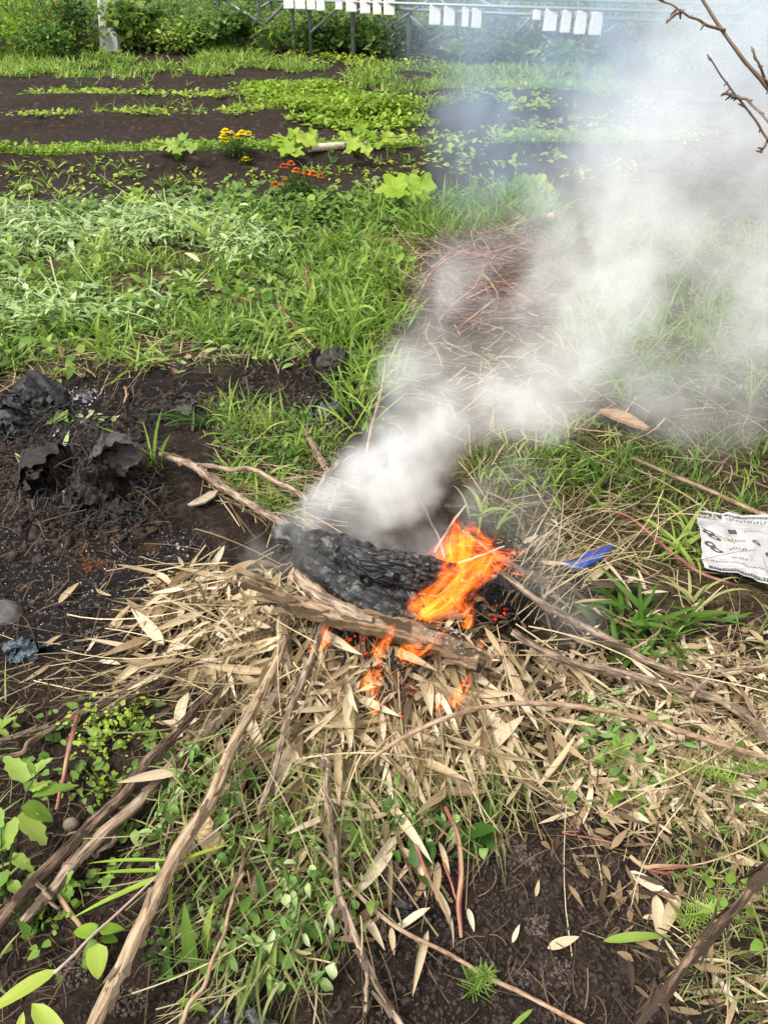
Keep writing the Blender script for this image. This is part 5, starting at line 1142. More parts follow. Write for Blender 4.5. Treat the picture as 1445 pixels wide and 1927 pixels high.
plant('mugwort_plant', 'tall mugwort with jagged bright leaves at the left edge', 'plant', [[(12, 1700, 0), (22, 1600, .1), (48, 1500, .18), (66, 1455, .22)], [(10, 1700, 0), (0, 1560, .14)]],
      [((58, 1462, .2), (98, 1428, .22), .52, 'lobed', .5, .3, .95), ((52, 1470, .2), (8, 1425, .2), .52, 'lobed', .4, .3, .6), ((60, 1490, .19), (98, 1470, .18), .48, 'lobed', .5, .3, .8), ((40, 1520, .17), (100, 1545, .12), .55, 'ovate', .4, .3, .7), ((40, 1530, .16), (86, 1590, .10), .52, 'lobed', .5, .25, .8), ((34, 1540, .15), (14, 1600, .1), .52, 'lobed', .5, .3, .7), ((60, 1500, .18), (148, 1478, .16), .26, 'lance', .3, .3, .5), ((26, 1590, .10), (-20, 1550, .12), .52, 'lobed', .5, .3, .6), ((22, 1610, .08), (62, 1640, .05), .52, 'lobed', .5, .3, .6), ((18, 1640, .06), (-20, 1690, .04), .52, 'lobed', .5, .3, .5), ((16, 1660, .05), (48, 1690, .03), .52, 'lobed', .5, .3, .6), ((64, 1455, .22), (50, 1430, .25), .48, 'lobed', .3, .3, 1.), ((0, 1560, .14), (-30, 1500, .16), .48, 'lobed', .4, .3, .6), ((6, 1600, .1), (-10, 1530, .15), .5, 'lobed', .4, .3, .6)], G_BRIGHT, G_MID)
plant('mugwort_sprig', 'small mugwort sprig at the left edge beside the grey sticks', 'plant', [[(-5, 1395, .0), (2, 1370, .06)]], [((2, 1370, .06), (30, 1350, .08), .48, 'lobed', .4, .3, .6), ((0, 1372, .06), (18, 1390, .04), .52, 'lobed', .4, .3, .8), ((0, 1372, .06), (-20, 1340, .08), .52, 'lobed', .4, .3, .6)], G_BRIGHT, G_MID)
plant('mugwort_shoot', 'mugwort shoot growing under the dark branch at lower left', 'plant', [[(128, 1700, 0), (122, 1660, .05)]], [((122, 1660, .05), (106, 1690, .03), .8, 'lobed', .4, .25, .5), ((122, 1662, .05), (138, 1640, .07), .8, 'lobed', .4, .25, .8), ((124, 1662, .05), (152, 1668, .04), .52, 'lobed', .4, .25, .6), ((122, 1664, .05), (128, 1700, .02), .8, 'lobed', .4, .25, .7)], G_BRIGHT, G_MID)
plant('oval_leaf_weed', 'weed with four broad bright oval leaves on the soil at lower left', 'plant', [[(186, 1760, 0), (186, 1752, .07), (183, 1742, .09)]], [((184, 1756, .07), (139, 1754, .05), .55, 'ovate', .5, .2, .5), ((186, 1752, .07), (232, 1748, .06), .52, 'ovate', .5, .2, .5), ((184, 1776, .06), (184, 1843, .02), .66, 'ovate', .6, .15, 1.), ((182, 1770, .04), (160, 1800, .02), .6, 'ovate', .6, .2, .2), ((190, 1765, .03), (222, 1772, .02), .6, 'ovate', .6, .2, .2), ((180, 1772, .03), (158, 1830, .01), .5, 'ovate', .6, .2, .1)], G_LIME, G_MID)
t = plant('bamboo_sprig', 'green bamboo leaves on a thin pinkish stem in the bottom left corner', 'bamboo sprig', [[(104, 1832, .16), (160, 1775, .15), (230, 1712, .13), (330, 1620, .11), (450, 1530, .10)]], [((108, 1826, .16), (-30, 1912, .16), .22, 'lance', .25, .3, .9), ((60, 1890, .15), (145, 1990, .14), .27, 'lance', .25, .3, .8), ((44, 1905, .15), (30, 1990, .13), .24, 'lance', .25, .3, .9), ((330, 1625, .11), (430, 1590, .10), .07, 'lance', .3, .3, .7), ((330, 1640, .11), (132, 1730, .06), .05, 'lance', .3, .3, .5), ((318, 1640, .11), (175, 1645, .08), .05, 'lance', .3, .3, .5), ((320, 1620, .12), (165, 1645 - 20, .08), .04, 'lance', .3, .3, .6), ((318, 1650, .1), (325, 1765, .03), .055, 'lance', .3, .3, .6)], G_LIME, bark_mat('pink_bamboo_stem', [(.3, (.30, .15, .13)), (.7, (.52, .42, .34))], .5, .1, .5), sr=.003)
def clump(name, label, px, py, n, r, hgt, Ls, W, mat, kind='ovate', tint=.5, stems=True):
    o = P(px, py, 0); t = thing(name, label, 'plant', [float(v) for v in o]); mb, ms = MB(), MB()
    broad(mb, o[None], n, Ls, W, r, hgt, (-.1, .9), kind, tint, 3, 4)
    for k in range(5): tube(ms, [o + [0, 0, -.005], o + [R.normal(0, r), R.normal(0, r), hgt * .8]], [.0014, .001], 6, 5)
    mb.build('foliage', mat, t); ms.build('stem', mat, t); return t
clump('chickweed', 'low chickweed with round pale green leaves by the furrowed stem', 322, 1800, 44, .035, .04, .018, .8, G_MID, tint=.6)
clump('chickweed', 'chickweed patch between the dark branch and the red stalk', 92, 1730, 40, .035, .04, .02, .7, G_BRIGHT, tint=.5)
clump('chickweed', 'chickweed clump under the wilted vine at bottom centre', 585, 1740, 50, .05, .06, .022, .75, G_MID, tint=.7)
clump('purslane', 'yellow green small leaved weed beside the upright red stalk', 190, 1395, 150, .038, .11, .014, .7, G_LIME, tint=.5)
clump('purslane', 'yellow green weed between the dark branch and split branch', 200, 1490, 60, .035, .05, .014, .7, G_LIME, tint=.4)
clump('purslane', 'short yellow green weed right of the upright red stalk', 245, 1370, 80, .03, .08, .013, .7, G_LIME, tint=.6)
clump('small_weed', 'little green seedling with oval leaves among the tan litter', 1166, 1500, 9, .012, .04, .045, .5, G_BRIGHT, tint=.6)
clump('small_weed', 'small clover like weed at the right of the tan litter', 1220, 1545, 14, .02, .02, .02, .8, G_MID, tint=.6)
clump('small_weed', 'dark green weed tuft under the thick pink stalk leaves', 900, 1590, 8, .02, .05, .07, .45, G_MID, tint=.5)
clump('small_weed', 'green weed clump left of the thick pink stalk', 790, 1560, 26, .06, .05, .05, .45, G_MID, tint=.4)
clump('small_weed', 'green weed at the right edge beside the slanting stem', 1370, 1720, 26, .05, .05, .03, .6, G_BRIGHT, tint=.6)
clump('small_weed', 'pale weed sprig rooted in the black plastic at left', 130, 800, 22, .03, .05, .05, .5, G_MID, tint=.8)
clump('small_weed', 'silvery weed sprig behind the grey film sheet', 185, 800, 26, .03, .05, .035, .5, G_PALE, tint=.8)
clump('small_weed', 'wilted green weed lying across the burnt heap', 105, 865, 10, .06, .02, .08, .2, G_PALE, 'lance', .5)
clump('small_weed', 'drooping green weed under the long arching stem', 1130, 1330, 22, .03, .03, .04, .4, G_PALE, tint=.4)
clump('small_weed', 'pale green ferny weed below the long arching stem', 1130, 1390, 60, .06, .04, .035, .3, G_PALE, 'lance', .4)
clump('small_weed', 'small weed on the joint of the upper right branch', 1195, 1242, 16, .02, .04, .05, .3, G_MID, 'lance', .5)
def gclump(name, label, px, py, n, L_, W, mat, sp=.02, t0=.5, el=(.5, 1.35), droop=(.4, 1.6)):
    o = P(px, py, 0); mb = MB(); grass(mb, o[None], n, L_, W, sp, el, droop, 8, .003, t0, 3)
    return tag(mb.build(name, mat, origin=o), label, 'grass clump')
gclump('grass_clump', 'lush broad bladed grass clump between the fire and the newspaper', 1190, 1185, 64, .20, .019, G_BRIGHT, .08, .35, (.4, 1.3))
gclump('grass_clump', 'lush grass blades left of the newspaper edge', 1290, 1035, 26, .19, .018, G_BRIGHT, .05, .4, (.5, 1.4))
gclump('grass_clump', 'grass clump with long blades growing at the base of smoke right side', 1090, 890, 40, .16, .015, G_MID, .08, .5, (.2, 1.2))
gclump('grass_clump', 'small grass clump just behind the flames', 915, 975, 12, .13, .013, G_MID, .03, .6)
gclump('grass_clump', 'tall grass shoot growing beside the grey film sheet', 296, 880, 7, .20, .016, G_BRIGHT, .012, .6, (1., 1.5), (.2, 1.))
gclump('grass_clump', 'grass clump arching over the grey wrinkled film', 388, 800, 14, .17, .014, G_MID, .03, .7, (.4, 1.2))
gclump('grass_clump', 'tall light grass clump at the grass edge above the dark soil', 270, 690, 22, .22, .014, G_BRIGHT, .05, .6)
gclump('grass_clump', 'tall grass clump rising from the wilted mat', 160, 560, 18, .30, .018, G_BRIGHT, .05, .6, (.9, 1.5))
gclump('grass_clump', 'upright grass clump at the top of the wilted mat', 395, 470, 14, .36, .024, G_BRIGHT, .04, .6, (.9, 1.5))
gclump('grass_clump', 'grass clump in the middle of the grass left of the smoke', 640, 560, 26, .28, .018, G_BRIGHT, .07, .5, (.7, 1.45))
gclump('grass_clump', 'grass clump by the torn grey film strip', 700, 720, 14, .2, .016, G_BRIGHT, .03, .5, (.6, 1.4))
gclump('grass_clump', 'yellowed bent grass below the newspaper', 1300, 1130, 9, .14, .01, G_OLIVE, .02, .9, (.6, 1.3), (1, 2.4))
# broad grass blades at bottom centre
for k, (a, b, w, tn, lb) in enumerate((((365, 1825, .02), (347, 1702, .14), .20, .5, 'wide dark green upright blade at bottom centre left'), ((388, 1800, .02), (402, 1700, .14), .20, .8, 'wide lighter green blade next to the dark upright blade'), ((640, 1790, .03), (520, 1722, .06), .17, .45, 'wide green blade lying slantwise at bottom centre'), ((450, 1925, .02), (490, 1790, .08), .18, .5, 'wide green blade rising from the black charcoal'), ((505, 1880, .02), (520, 1770, .08), .14, .6, 'narrow green blade right of the charcoal'), ((335, 1885, .03), (390, 1905, .02), .34, .6, 'curled broad leaf at the bottom edge'), ((500, 1700, .05), (480, 1630, .09), .2, .3, 'deep green blade behind the brown stem'), ((1135, 1772, .02), (1262, 1762, .03), .13, .8, 'fresh cut green blade lying on the bare soil'), ((1002, 1900, .03), (940, 1960, .02), .12, .6, 'green blade crossing the diagonal stem at the bottom'), ((555, 1760, .03), (590, 1700, .05), .25, .3, 'dark green leaf blade under the wilted vine'))):
    A = P(*a); mb = MB(); lpx(mb, a, b, w, 'lance', .45, .3, tn, 12, 5, R.normal(0, .3), R.normal(0, .4)); tag(mb.build('grass_leaf', G_DARK if tn < .55 else G_BRIGHT, origin=A), lb, 'grass blade')
# wilted vine over the heap front
def vine(label, paths, nl, seed):
    o = P(*paths[0][0]); t = thing('wilted_vine', label, 'vine', [float(v) for v in o]); ms = MB(); ml = MB()
    for p in paths:
        q = path(p); tube(ms, q, [.0022, .0015], 40, 6, .05, .006, R.random(), int(R.integers(99)))
        s = smooth_path(q, 60)[R.integers(4, 60, nl)] + R.normal(0, .006, (nl, 3))
        blades(ml, s, R.uniform(0, 6.28, nl), R.uniform(-1.1, .3, nl), R.uniform(.022, .052, nl), R.uniform(.009, .02, nl), R.uniform(.6, 2.2, nl), 6, 'ovate', 4, R.normal(0, .6, nl), R.normal(0, 1., nl), fold=R.uniform(.2, .9, nl), tint=R.uniform(0, .9, nl), ground=.004)
    ms.build('stem', G_OLIVE, t); ml.build('foliage', G_PALE, t)
vine('limp pale green vine hanging over the furrowed stem', [[(330, 1660, .10), (300, 1570, .12), (350, 1480, .14), (440, 1470, .12)], [(450, 1470, .12), (430, 1520, .1), (440, 1580, .1), (400, 1640, .08)]], 26, 1)
vine('limp vine coiling around the bottom centre leaves', [[(500, 1500, .12), (560, 1560, .08), (600, 1620, .08), (560, 1680, .08)], [(360, 1690, .1), (480, 1770, .08), (560, 1740, .1), (690, 1660, .07)], [(480, 1780, .07), (520, 1840, .05), (580, 1850, .04), (640, 1800, .04)], [(530, 1620, .09), (545, 1680, .08), (560, 1820, .05)]], 24, 2)
vine('limp vine with small leaves above the bare soil', [[(700, 1560, .06), (780, 1530, .08), (860, 1560, .07), (910, 1600, .04)], [(740, 1480, .06), (790, 1540, .06), (800, 1600, .03)]], 16, 3)
vine('limp dark vine along the split branch', [[(300, 1380, .08), (330, 1460, .08), (300, 1540, .08)], [(330, 1400, .1), (400, 1430, .1), (460, 1500, .1)]], 22, 4)
mb = MB(); ml = MB()
b = scatter([(280, 1380), (560, 1380), (700, 1500), (680, 1700), (560, 1880), (360, 1880), (330, 1600)], 430, 2.); n = len(b); b[:, 2] += R.uniform(.005, .08, n)
blades(mb, b, R.normal(-1.9, .9, n), R.normal(.1, .4, n), R.uniform(.06, .24, n), R.uniform(.002, .007, n), R.uniform(0, 1.2, n), 7, 'grass', 2, R.normal(0, .6, n), R.normal(0, .5, n), R.normal(0, .7, n), .3, ground=.005)
b = scatter([(520, 1380), (1000, 1400), (960, 1560), (600, 1560)], 380, 2.); n = len(b); b[:, 2] += R.uniform(.005, .06, n)
blades(mb, b, R.normal(-1.6, .8, n), R.normal(.1, .4, n), R.uniform(.06, .2, n), R.uniform(.002, .006, n), R.uniform(0, 1.2, n), 7, 'grass', 2, R.normal(0, .6, n), ground=.005)
broad(ml, scatter([(300, 1420), (560, 1420), (680, 1560), (660, 1760), (420, 1860), (340, 1640)], 40, 2.), 5, .035, .45, .04, .07, (-.6, .5), 'ovate', .3, 3, 5)
broad(ml, scatter([(20, 1330), (330, 1360), (280, 1560), (40, 1900), (0, 1800)], 40, 2.), 4, .03, .6, .03, .04, (-.2, .6), 'ovate', .5, 3, 4)
broad(ml, scatter([(1040, 1300), (1440, 1280), (1440, 1560), (1040, 1500)], 40, 2.), 4, .035, .5, .03, .03, (-.2, .6), 'ovate', .5, 3, 4)
grass(mb, scatter([(1450, 950), (2200, 1000), (2300, 1960), (1450, 1960)], 500), 6, .11, .006, .03, t0=.4)
grass(mb, scatter([(-900, 1300), (-20, 1300), (-20, 1960), (-900, 1960)], 300), 6, .12, .007, .03, t0=.4)
o = mb.build('grass', G_OLIVE); tag(o, 'yellow green limp grass mixed into the front of the heap', 'grass', kind='stuff')
o = ml.build('weeds', G_MID); tag(o, 'scattered small green leaves growing up through the litter', 'weeds', kind='stuff')
# horsetails at right: feathery whorls
def horsetail(label, px, py, px2, py2):
    a, e = P(px, py, .0), P(px2, py2, .09); t = thing('horsetail', label, 'plant', [float(v) for v in a]); ms, ml = MB(), MB(); tube(ms, [a, (a + e) / 2 + [0, 0, .015], e], [.0016, .001], 14, 5); ms.build('stem', G_BRIGHT, t)
    for f in np.linspace(.2, 1, 10):
        c = a + (e - a) * f + [0, 0, .03 * math.sin(PI * f) * .5]; k = 7; blades(ml, np.repeat(c[None], k, 0), np.arange(k) * 6.28 / k + f, .5, R.uniform(.02, .045, k) * (1.2 - .6 * f), .0018, .2, 3, 'flat', 2, tint=R.random(k))
    ml.build('branchlets', G_BRIGHT, t)
horsetail('feathery horsetail lying over the litter at the right edge', 1330, 1470, 1440, 1445)
horsetail('feathery horsetail left of the one at the right edge', 1250, 1450, 1380, 1470)
horsetail('feathery horsetail in the litter below the arching stem', 1150, 1450, 1170, 1400)
horsetail('feathery horsetail on soil left of the slanting stem', 1270, 1750, 1340, 1715)
horsetail('low horsetail near the bottom edge in the middle', 880, 1880, 920, 1830)

# ================================================================== FIRE
def flame_mat():
    m, nt, out = new_mat('flame'); L = nt.links.new
    at = nd(nt, 'ShaderNodeAttribute', attribute_name='lc'); sx = nd(nt, 'ShaderNodeSeparateXYZ'); L(at.outputs['Vector'], sx.inputs[0])
    s, a, tn = sx.outputs
    v = nd(nt, 'ShaderNodeCombineXYZ'); L(mth(nt, 'MULTIPLY', s, 1.9), v.inputs[0]); L(mth(nt, 'MULTIPLY', a, .95), v.inputs[1]); L(mth(nt, 'MULTIPLY', tn, 29.), v.inputs[2])
    n1 = nd(nt, 'ShaderNodeTexNoise', i_Scale=1.5, i_Detail=2.6, i_Roughness=.5, i_Distortion=1.9); L(v.outputs[0], n1.inputs['Vector'])
    f1 = n1.outputs[0]
    aa = mth(nt, 'MULTIPLY', a, a)
    edge = mth(nt, 'SUBTRACT', 1., mth(nt, 'ADD', mth(nt, 'MULTIPLY', aa, 1.05), mth(nt, 'MULTIPLY', mth(nt, 'MULTIPLY', s, s), .75)))
    dens = mth(nt, 'ADD', edge, mth(nt, 'MULTIPLY', mth(nt, 'SUBTRACT', f1, .55), 4.8))
    al = ramp(nt, dens, [(.02, (0, 0, 0)), (.3, (.09, .09, .09)), (.65, (.34, .34, .34)), (1., (.9, .9, .9))])
    heat = mth(nt, 'ADD', mth(nt, 'MULTIPLY', dens, .42), mth(nt, 'MULTIPLY', mth(nt, 'SUBTRACT', .55, s), .55))
    colr = ramp(nt, heat, [(.0, (1., .10, .006)), (.4, (1., .145, .008)), (.75, (1., .225, .016)), (1., (1., .36, .04))])
    e = nd(nt, 'ShaderNodeEmission'); L(colr, e.inputs[0]); L(mth(nt, 'MULTIPLY', al, FLAME), e.inputs[1])
    tr = nd(nt, 'ShaderNodeBsdfTransparent'); mx = nd(nt, 'ShaderNodeAddShader'); L(tr.outputs[0], mx.inputs[0]); L(e.outputs[0], mx.inputs[1])
    L(mx.outputs[0], out.inputs[0]); return m
FLAME = .34
FM = flame_mat()
fire = thing('fire', 'orange fire licking up around the charred logs and out of the heap', 'fire', [float(v) for v in P(780, 1170, .12)])
def flame(pp, rb=3, curl=.5, dy=0.):
    """pp: (px, py, width px); the flame climbs from the first point, leaning with the wind"""
    base = P(pp[0][0], pp[0][1], .16 if pp[0][1] < 1200 else .09)
    Y0 = base[1] + dy; pts, W = [], []
    for k, (px, py, w) in enumerate(pp):
        q = Q(px, py, Y0 + .010 * k); pts.append(q); W.append(1.1 * w * np.linalg.norm(q - [0, 0, CAM_H]) / FPX * .5)
    n = 34; p = smooth_path(pts, n); w = np.interp(np.linspace(0, 1, n), np.linspace(0, 1, len(W)), W)
    t = np.gradient(p, axis=0); t /= np.linalg.norm(t, axis=1)[:, None]
    s1 = np.cross(t, [0, 1., .3]); s1 /= np.linalg.norm(s1, axis=1)[:, None]; s2 = np.cross(t, s1)
    mb = MB(); ac = 13; c = np.linspace(-1, 1, ac); s = np.linspace(0, 1, n)
    for r in range(rb):
        th = r * PI / rb + R.normal(0, .2) + curl * s; sd = R.random()
        dirv = s1 * np.cos(th)[:, None] + s2 * np.sin(th)[:, None]; nn = s2 * np.cos(th)[:, None] - s1 * np.sin(th)[:, None]
        bend = np.sin(c[None] * 2.4 + s[:, None] * 5 + sd * 6) * .35
        ww = w[:, None] * (1 + .35 * vn2(s[:, None] * 5 + r * 9, c[None] * 1.5 + 7, 3))
        V = p[:, None] + dirv[:, None] * (ww * c)[..., None] + nn[:, None] * (ww * bend)[..., None]
        Cc = np.zeros(V.shape); Cc[..., 0] = s[:, None]; Cc[..., 1] = c; Cc[..., 2] = sd
        i, j = np.meshgrid(np.arange(n - 1), np.arange(ac - 1), indexing='ij'); q = (i * ac + j).ravel()
        mb.add(V, np.stack([q, q + 1, q + ac + 1, q + ac], -1), Cc)
    mb.build('flame', FM, fire)
flame([(765, 1172, 34), (800, 1142, 70), (850, 1100, 84), (876, 1060, 90), (866, 1022, 64), (858, 985, 26), (862, 965, 6)], 5)
flame([(800, 1165, 50), (850, 1125, 66), (895, 1075, 84), (925, 1052, 76), (960, 1042, 40), (992, 1038, 6)], 4)
flame([(818, 1100, 30), (822, 1066, 56), (856, 1040, 76), (905, 1048, 70), (950, 1062, 44), (985, 1080, 6)], 3)
flame([(840, 1120, 60), (862, 1070, 70), (868, 1030, 60), (885, 1000, 44), (915, 1018, 24), (940, 1012, 5)], 4)
flame([(880, 1110, 40), (905, 1075, 60), (920, 1050, 60), (912, 1020, 30), (900, 995, 8)], 3)
flame([(855, 1060, 30), (850, 1020, 40), (858, 995, 26), (872, 985, 6)], 3)
flame([(875, 1182, 22), (884, 1158, 30), (876, 1136, 26), (868, 1118, 8)], 3)
flame([(705, 1235, 26), (722, 1212, 38), (734, 1192, 28), (744, 1166, 6)], 3, dy=-.05)
flame([(752, 1240, 40), (778, 1226, 60), (808, 1212, 44), (838, 1186, 6)], 3, dy=-.05)
flame([(775, 1222, 20), (784, 1206, 30), (796, 1184, 6)], 3, dy=-.05)
flame([(596, 1222, 20), (608, 1206, 30), (613, 1186, 18), (615, 1166, 5)], 3, dy=-.04)
flame([(580, 1228, 10), (592, 1216, 16), (600, 1204, 4)], 2)
flame([(690, 1300, 44), (698, 1278, 50), (712, 1258, 40), (720, 1236, 8)], 3, dy=-.05)
flame([(850, 1330, 24), (864, 1306, 36), (874, 1284, 26), (886, 1262, 5)], 3, dy=-.05)
flame([(820, 1335, 20), (836, 1322, 24), (848, 1312, 6)], 2)
flame([(700, 1345, 22), (708, 1322, 24), (704, 1300, 6)], 2)
flame([(895, 1232, 22), (905, 1215, 30), (918, 1196, 8)], 2)
flame([(640, 1222, 12), (650, 1210, 18), (662, 1198, 4)], 2)
# glowing embers under the leaves
def ember_mat():
    m, nt, out = new_mat('glowing_ember'); L = nt.links.new
    tc = nd(nt, 'ShaderNodeTexCoord'); n1 = noise(nt, tc.outputs['Object'], 90, 3, .6)
    c = ramp(nt, n1, [(.42, (.0, .0, .0)), (.52, (.45, .012, .002)), (.66, (1, .10, .008)), (.75, (1, .30, .03))])
    p = nd(nt, 'ShaderNodeBsdfPrincipled', i_Roughness=.9); p.inputs['Base Color'].default_value = (.01, .008, .008, 1); L(c, p.inputs['Emission Color']); p.inputs['Emission Strength'].default_value = .7
    L(p.outputs[0], out.inputs[0]); return m
EM = ember_mat()
for poly, n, hh in (([(690, 1330), (790, 1320), (800, 1390), (720, 1400)], 60, .07), ([(640, 1240), (740, 1230), (760, 1320), (670, 1330)], 40, .08), ([(590, 1210), (640, 1205), (660, 1235), (600, 1235)], 16, .05), ([(760, 1230), (880, 1250), (880, 1320), (780, 1310)], 24, .06), ([(900, 1210), (950, 1200), (940, 1235)], 8, .06)):
    b = scatter(poly, n, 1.); b[:, 2] += R.uniform(.01, hh, len(b)); mb = MB(); crumbs(mb, b, .0055); mb.build('ember', EM, fire)['kind'] = 'stuff'

# ================================================================== SMOKE
def smoke(name, label, pts, lo, hi, vox, color, dens, seed, warp=.10, nsc=4.5, thr=.42, gain=3.2, aniso=.0, floor_=.06, edge=(1., .25)):
    """pts: (world position, radius, density) along the plume"""
    PP, RR, DD = [], [], []
    for line in pts:
        P_ = np.array([l[0] for l in line]); n = max(2, int(np.linalg.norm(np.diff(P_, axis=0), axis=1).sum() / .03))
        PP.append(smooth_path(P_, n)); tt = np.linspace(0, 1, n); kk = np.linspace(0, 1, len(line))
        RR.append(np.interp(tt, kk, [l[1] for l in line])); DD.append(np.interp(tt, kk, [l[2] for l in line]))
    PP, RR, DD = np.concatenate(PP), np.concatenate(RR), np.concatenate(DD)
    me = bpy.data.meshes.new(name); me.from_pydata(PP.tolist(), [], [])
    for nm, a in (('rad', RR), ('den', DD)):
        at = me.attributes.new(nm, 'FLOAT', 'POINT'); at.data.foreach_set('value', a)
    o = bpy.data.objects.new(name, me); col.objects.link(o)
    m, nt, out = new_mat(name + '_air'); v = nd(nt, 'ShaderNodeVolumePrincipled'); v.inputs['Color'].default_value = (*color, 1); v.inputs['Density'].default_value = dens; v.inputs['Anisotropy'].default_value = aniso
    nt.links.new(v.outputs[0], out.inputs['Volume']); me.materials.append(m)
    g = bpy.data.node_groups.new(name + '_form', 'GeometryNodeTree')
    g.interface.new_socket('Geometry', in_out='INPUT', socket_type='NodeSocketGeometry'); g.interface.new_socket('Geometry', in_out='OUTPUT', socket_type='NodeSocketGeometry')
    L = g.links.new; N = lambda t, **k: nd(g, t, **k)
    gi, go = N('NodeGroupInput'), N('NodeGroupOutput')
    pos = N('GeometryNodeInputPosition').outputs[0]
    def noise3(vec, scale, det, rough=.55):
        n_ = N('ShaderNodeTexNoise'); n_.inputs['Scale'].default_value = scale; n_.inputs['Detail'].default_value = det; n_.inputs['Roughness'].default_value = rough; L(vec, n_.inputs['Vector']); return n_
    def vm(op, a, b=None, s=None):
        n_ = N('ShaderNodeVectorMath'); n_.operation = op; L(a, n_.inputs[0])
        if b is not None:
            if isinstance(b, tuple): n_.inputs[1].default_value = b
            else: L(b, n_.inputs[1])
        if s is not None: n_.inputs['Scale'].default_value = s
        return n_
    off = vm('ADD', pos, (seed * 3.1, seed * 1.7, seed * .9)).outputs[0]
    w1 = vm('SUBTRACT', noise3(off, 3.2, 2).outputs['Color'], (.5, .5, .5)).outputs[0]
    w2 = vm('SUBTRACT', noise3(off, 11., 2).outputs['Color'], (.5, .5, .5)).outputs[0]
    wp = vm('ADD', vm('ADD', pos, vm('SCALE', w1, s=warp * 2.2).outputs[0]).outputs[0], vm('SCALE', w2, s=warp * .75).outputs[0]).outputs[0]
    sn = N('GeometryNodeSampleNearest'); L(gi.outputs[0], sn.inputs['Geometry']); L(wp, sn.inputs['Sample Position'])
    def samp(val, typ):
        si = N('GeometryNodeSampleIndex'); si.data_type = typ; L(gi.outputs[0], si.inputs['Geometry']); L(val, si.inputs['Value']); L(sn.outputs[0], si.inputs['Index']); return si.outputs[0]
    def named(nm):
        a = N('GeometryNodeInputNamedAttribute'); a.data_type = 'FLOAT'; a.inputs['Name'].default_value = nm; return a.outputs[0]
    dist = N('ShaderNodeVectorMath'); dist.operation = 'DISTANCE'; L(samp(N('GeometryNodeInputPosition').outputs[0], 'FLOAT_VECTOR'), dist.inputs[0]); L(wp, dist.inputs[1])
    q = mth(g, 'DIVIDE', dist.outputs['Value'], samp(named('rad'), 'FLOAT'))
    mr = N('ShaderNodeMapRange'); mr.interpolation_type = 'SMOOTHSTEP'; L(q, mr.inputs[0]); mr.inputs[1].default_value = edge[0]; mr.inputs[2].default_value = edge[1]; mr.inputs[3].default_value = 0; mr.inputs[4].default_value = 1
    # wisps: noise read along the swirled position
    wq = vm('ADD', off, vm('SCALE', w1, s=.30).outputs[0]).outputs[0]
    nf = noise3(wq, nsc, 6, .58).outputs[0]
    nf2 = noise3(vm('ADD', off, vm('SCALE', w2, s=.12).outputs[0]).outputs[0], nsc * 3.2, 3).outputs[0]
    nf = mth(g, 'ADD', nf, mth(g, 'MULTIPLY', mth(g, 'SUBTRACT', nf2, .5), .6))
    wis = mth(g, 'ADD', mth(g, 'MULTIPLY', mth(g, 'SUBTRACT', nf, thr), gain, clamp=True), floor_)
    d = mth(g, 'MULTIPLY', mth(g, 'MULTIPLY', mr.outputs[0], wis), samp(named('den'), 'FLOAT'))
    vc = N('GeometryNodeVolumeCube'); L(d, vc.inputs['Density']); vc.inputs['Min'].default_value = lo; vc.inputs['Max'].default_value = hi
    for ax, k in zip('XYZ', range(3)): vc.inputs['Resolution ' + ax].default_value = int((hi[k] - lo[k]) / vox)
    sm = N('GeometryNodeSetMaterial'); sm.inputs['Material'].default_value = m; L(vc.outputs[0], sm.inputs[0]); L(sm.outputs[0], go.inputs[0])
    md = o.modifiers.new('form', 'NODES'); md.node_group = g
    return tag(o, label, 'smoke', kind='stuff')
def S(px, py, Y, r, d): return (Q(px, py, Y), r, d)
Yf = float(P(720, 1060, .2)[1])
print('FIRE Y', Yf, 'z', P(720, 1060, .2))
main = [S(640, 1000, Yf + .12, .09, .6), S(690, 975, Yf + .12, .12, .85), S(735, 920, Yf + .15, .15, 1.1), S(765, 860, Yf + .2, .14, 1.05), S(800, 800, Yf + .25, .14, .95), S(880, 775, Yf + .3, .135, .82), S(980, 735, Yf + .4, .165, .66), S(1080, 660, Yf + .55, .22, .44), S(1140, 570, Yf + .7, .28, .32), S(1170, 470, Yf + .85, .34, .30), S(1200, 380, Yf + 1., .39, .22), S(1290, 280, Yf + 1.2, .46, .115), S(1390, 180, Yf + 1.4, .58, .085), S(1500, 80, Yf + 1.6, .64, .09), S(1650, 20, Yf + 1.8, .6, .08)]
layer = [S(545, 1012, Yf + .06, .04, .5), S(610, 1016, Yf + .08, .06, .6), S(690, 1030, Yf + .08, .075, .7), S(770, 1035, Yf + .1, .07, .5), S(820, 1010, Yf + .14, .06, .3)]
base = [S(560, 985, Yf + .12, .05, .5), S(610, 960, Yf + .13, .08, .8), S(670, 930, Yf + .14, .10, 1.), S(730, 880, Yf + .18, .11, .7)]
left = [S(775, 830, Yf + .22, .11, .7), S(790, 720, Yf + .3, .11, .5), S(800, 640, Yf + .4, .125, .42), S(835, 570, Yf + .5, .14, .30), S(880, 500, Yf + .6, .15, .14), S(930, 430, Yf + .8, .16, .05)]
low = [S(1150, 640, Yf + .6, .24, .26), S(1270, 690, Yf + .6, .25, .24), S(1340, 740, Yf + .6, .22, .18), S(1410, 650, Yf + .65, .30, .22), S(1440, 540, Yf + .8, .36, .18), S(1420, 400, Yf + 1., .42, .18)]
mid = [S(860, 760, Yf + .35, .12, .25), S(900, 680, Yf + .45, .16, .18), S(980, 620, Yf + .6, .2, .16), S(1060, 540, Yf + .8, .24, .22), S(1060, 430, Yf + 1., .22, .22)]
puffs = [S(585, 1050, Yf - .02, .06, .26), S(640, 1066, Yf - .02, .06, .2), S(520, 1050, Yf + .1, .07, .26)]
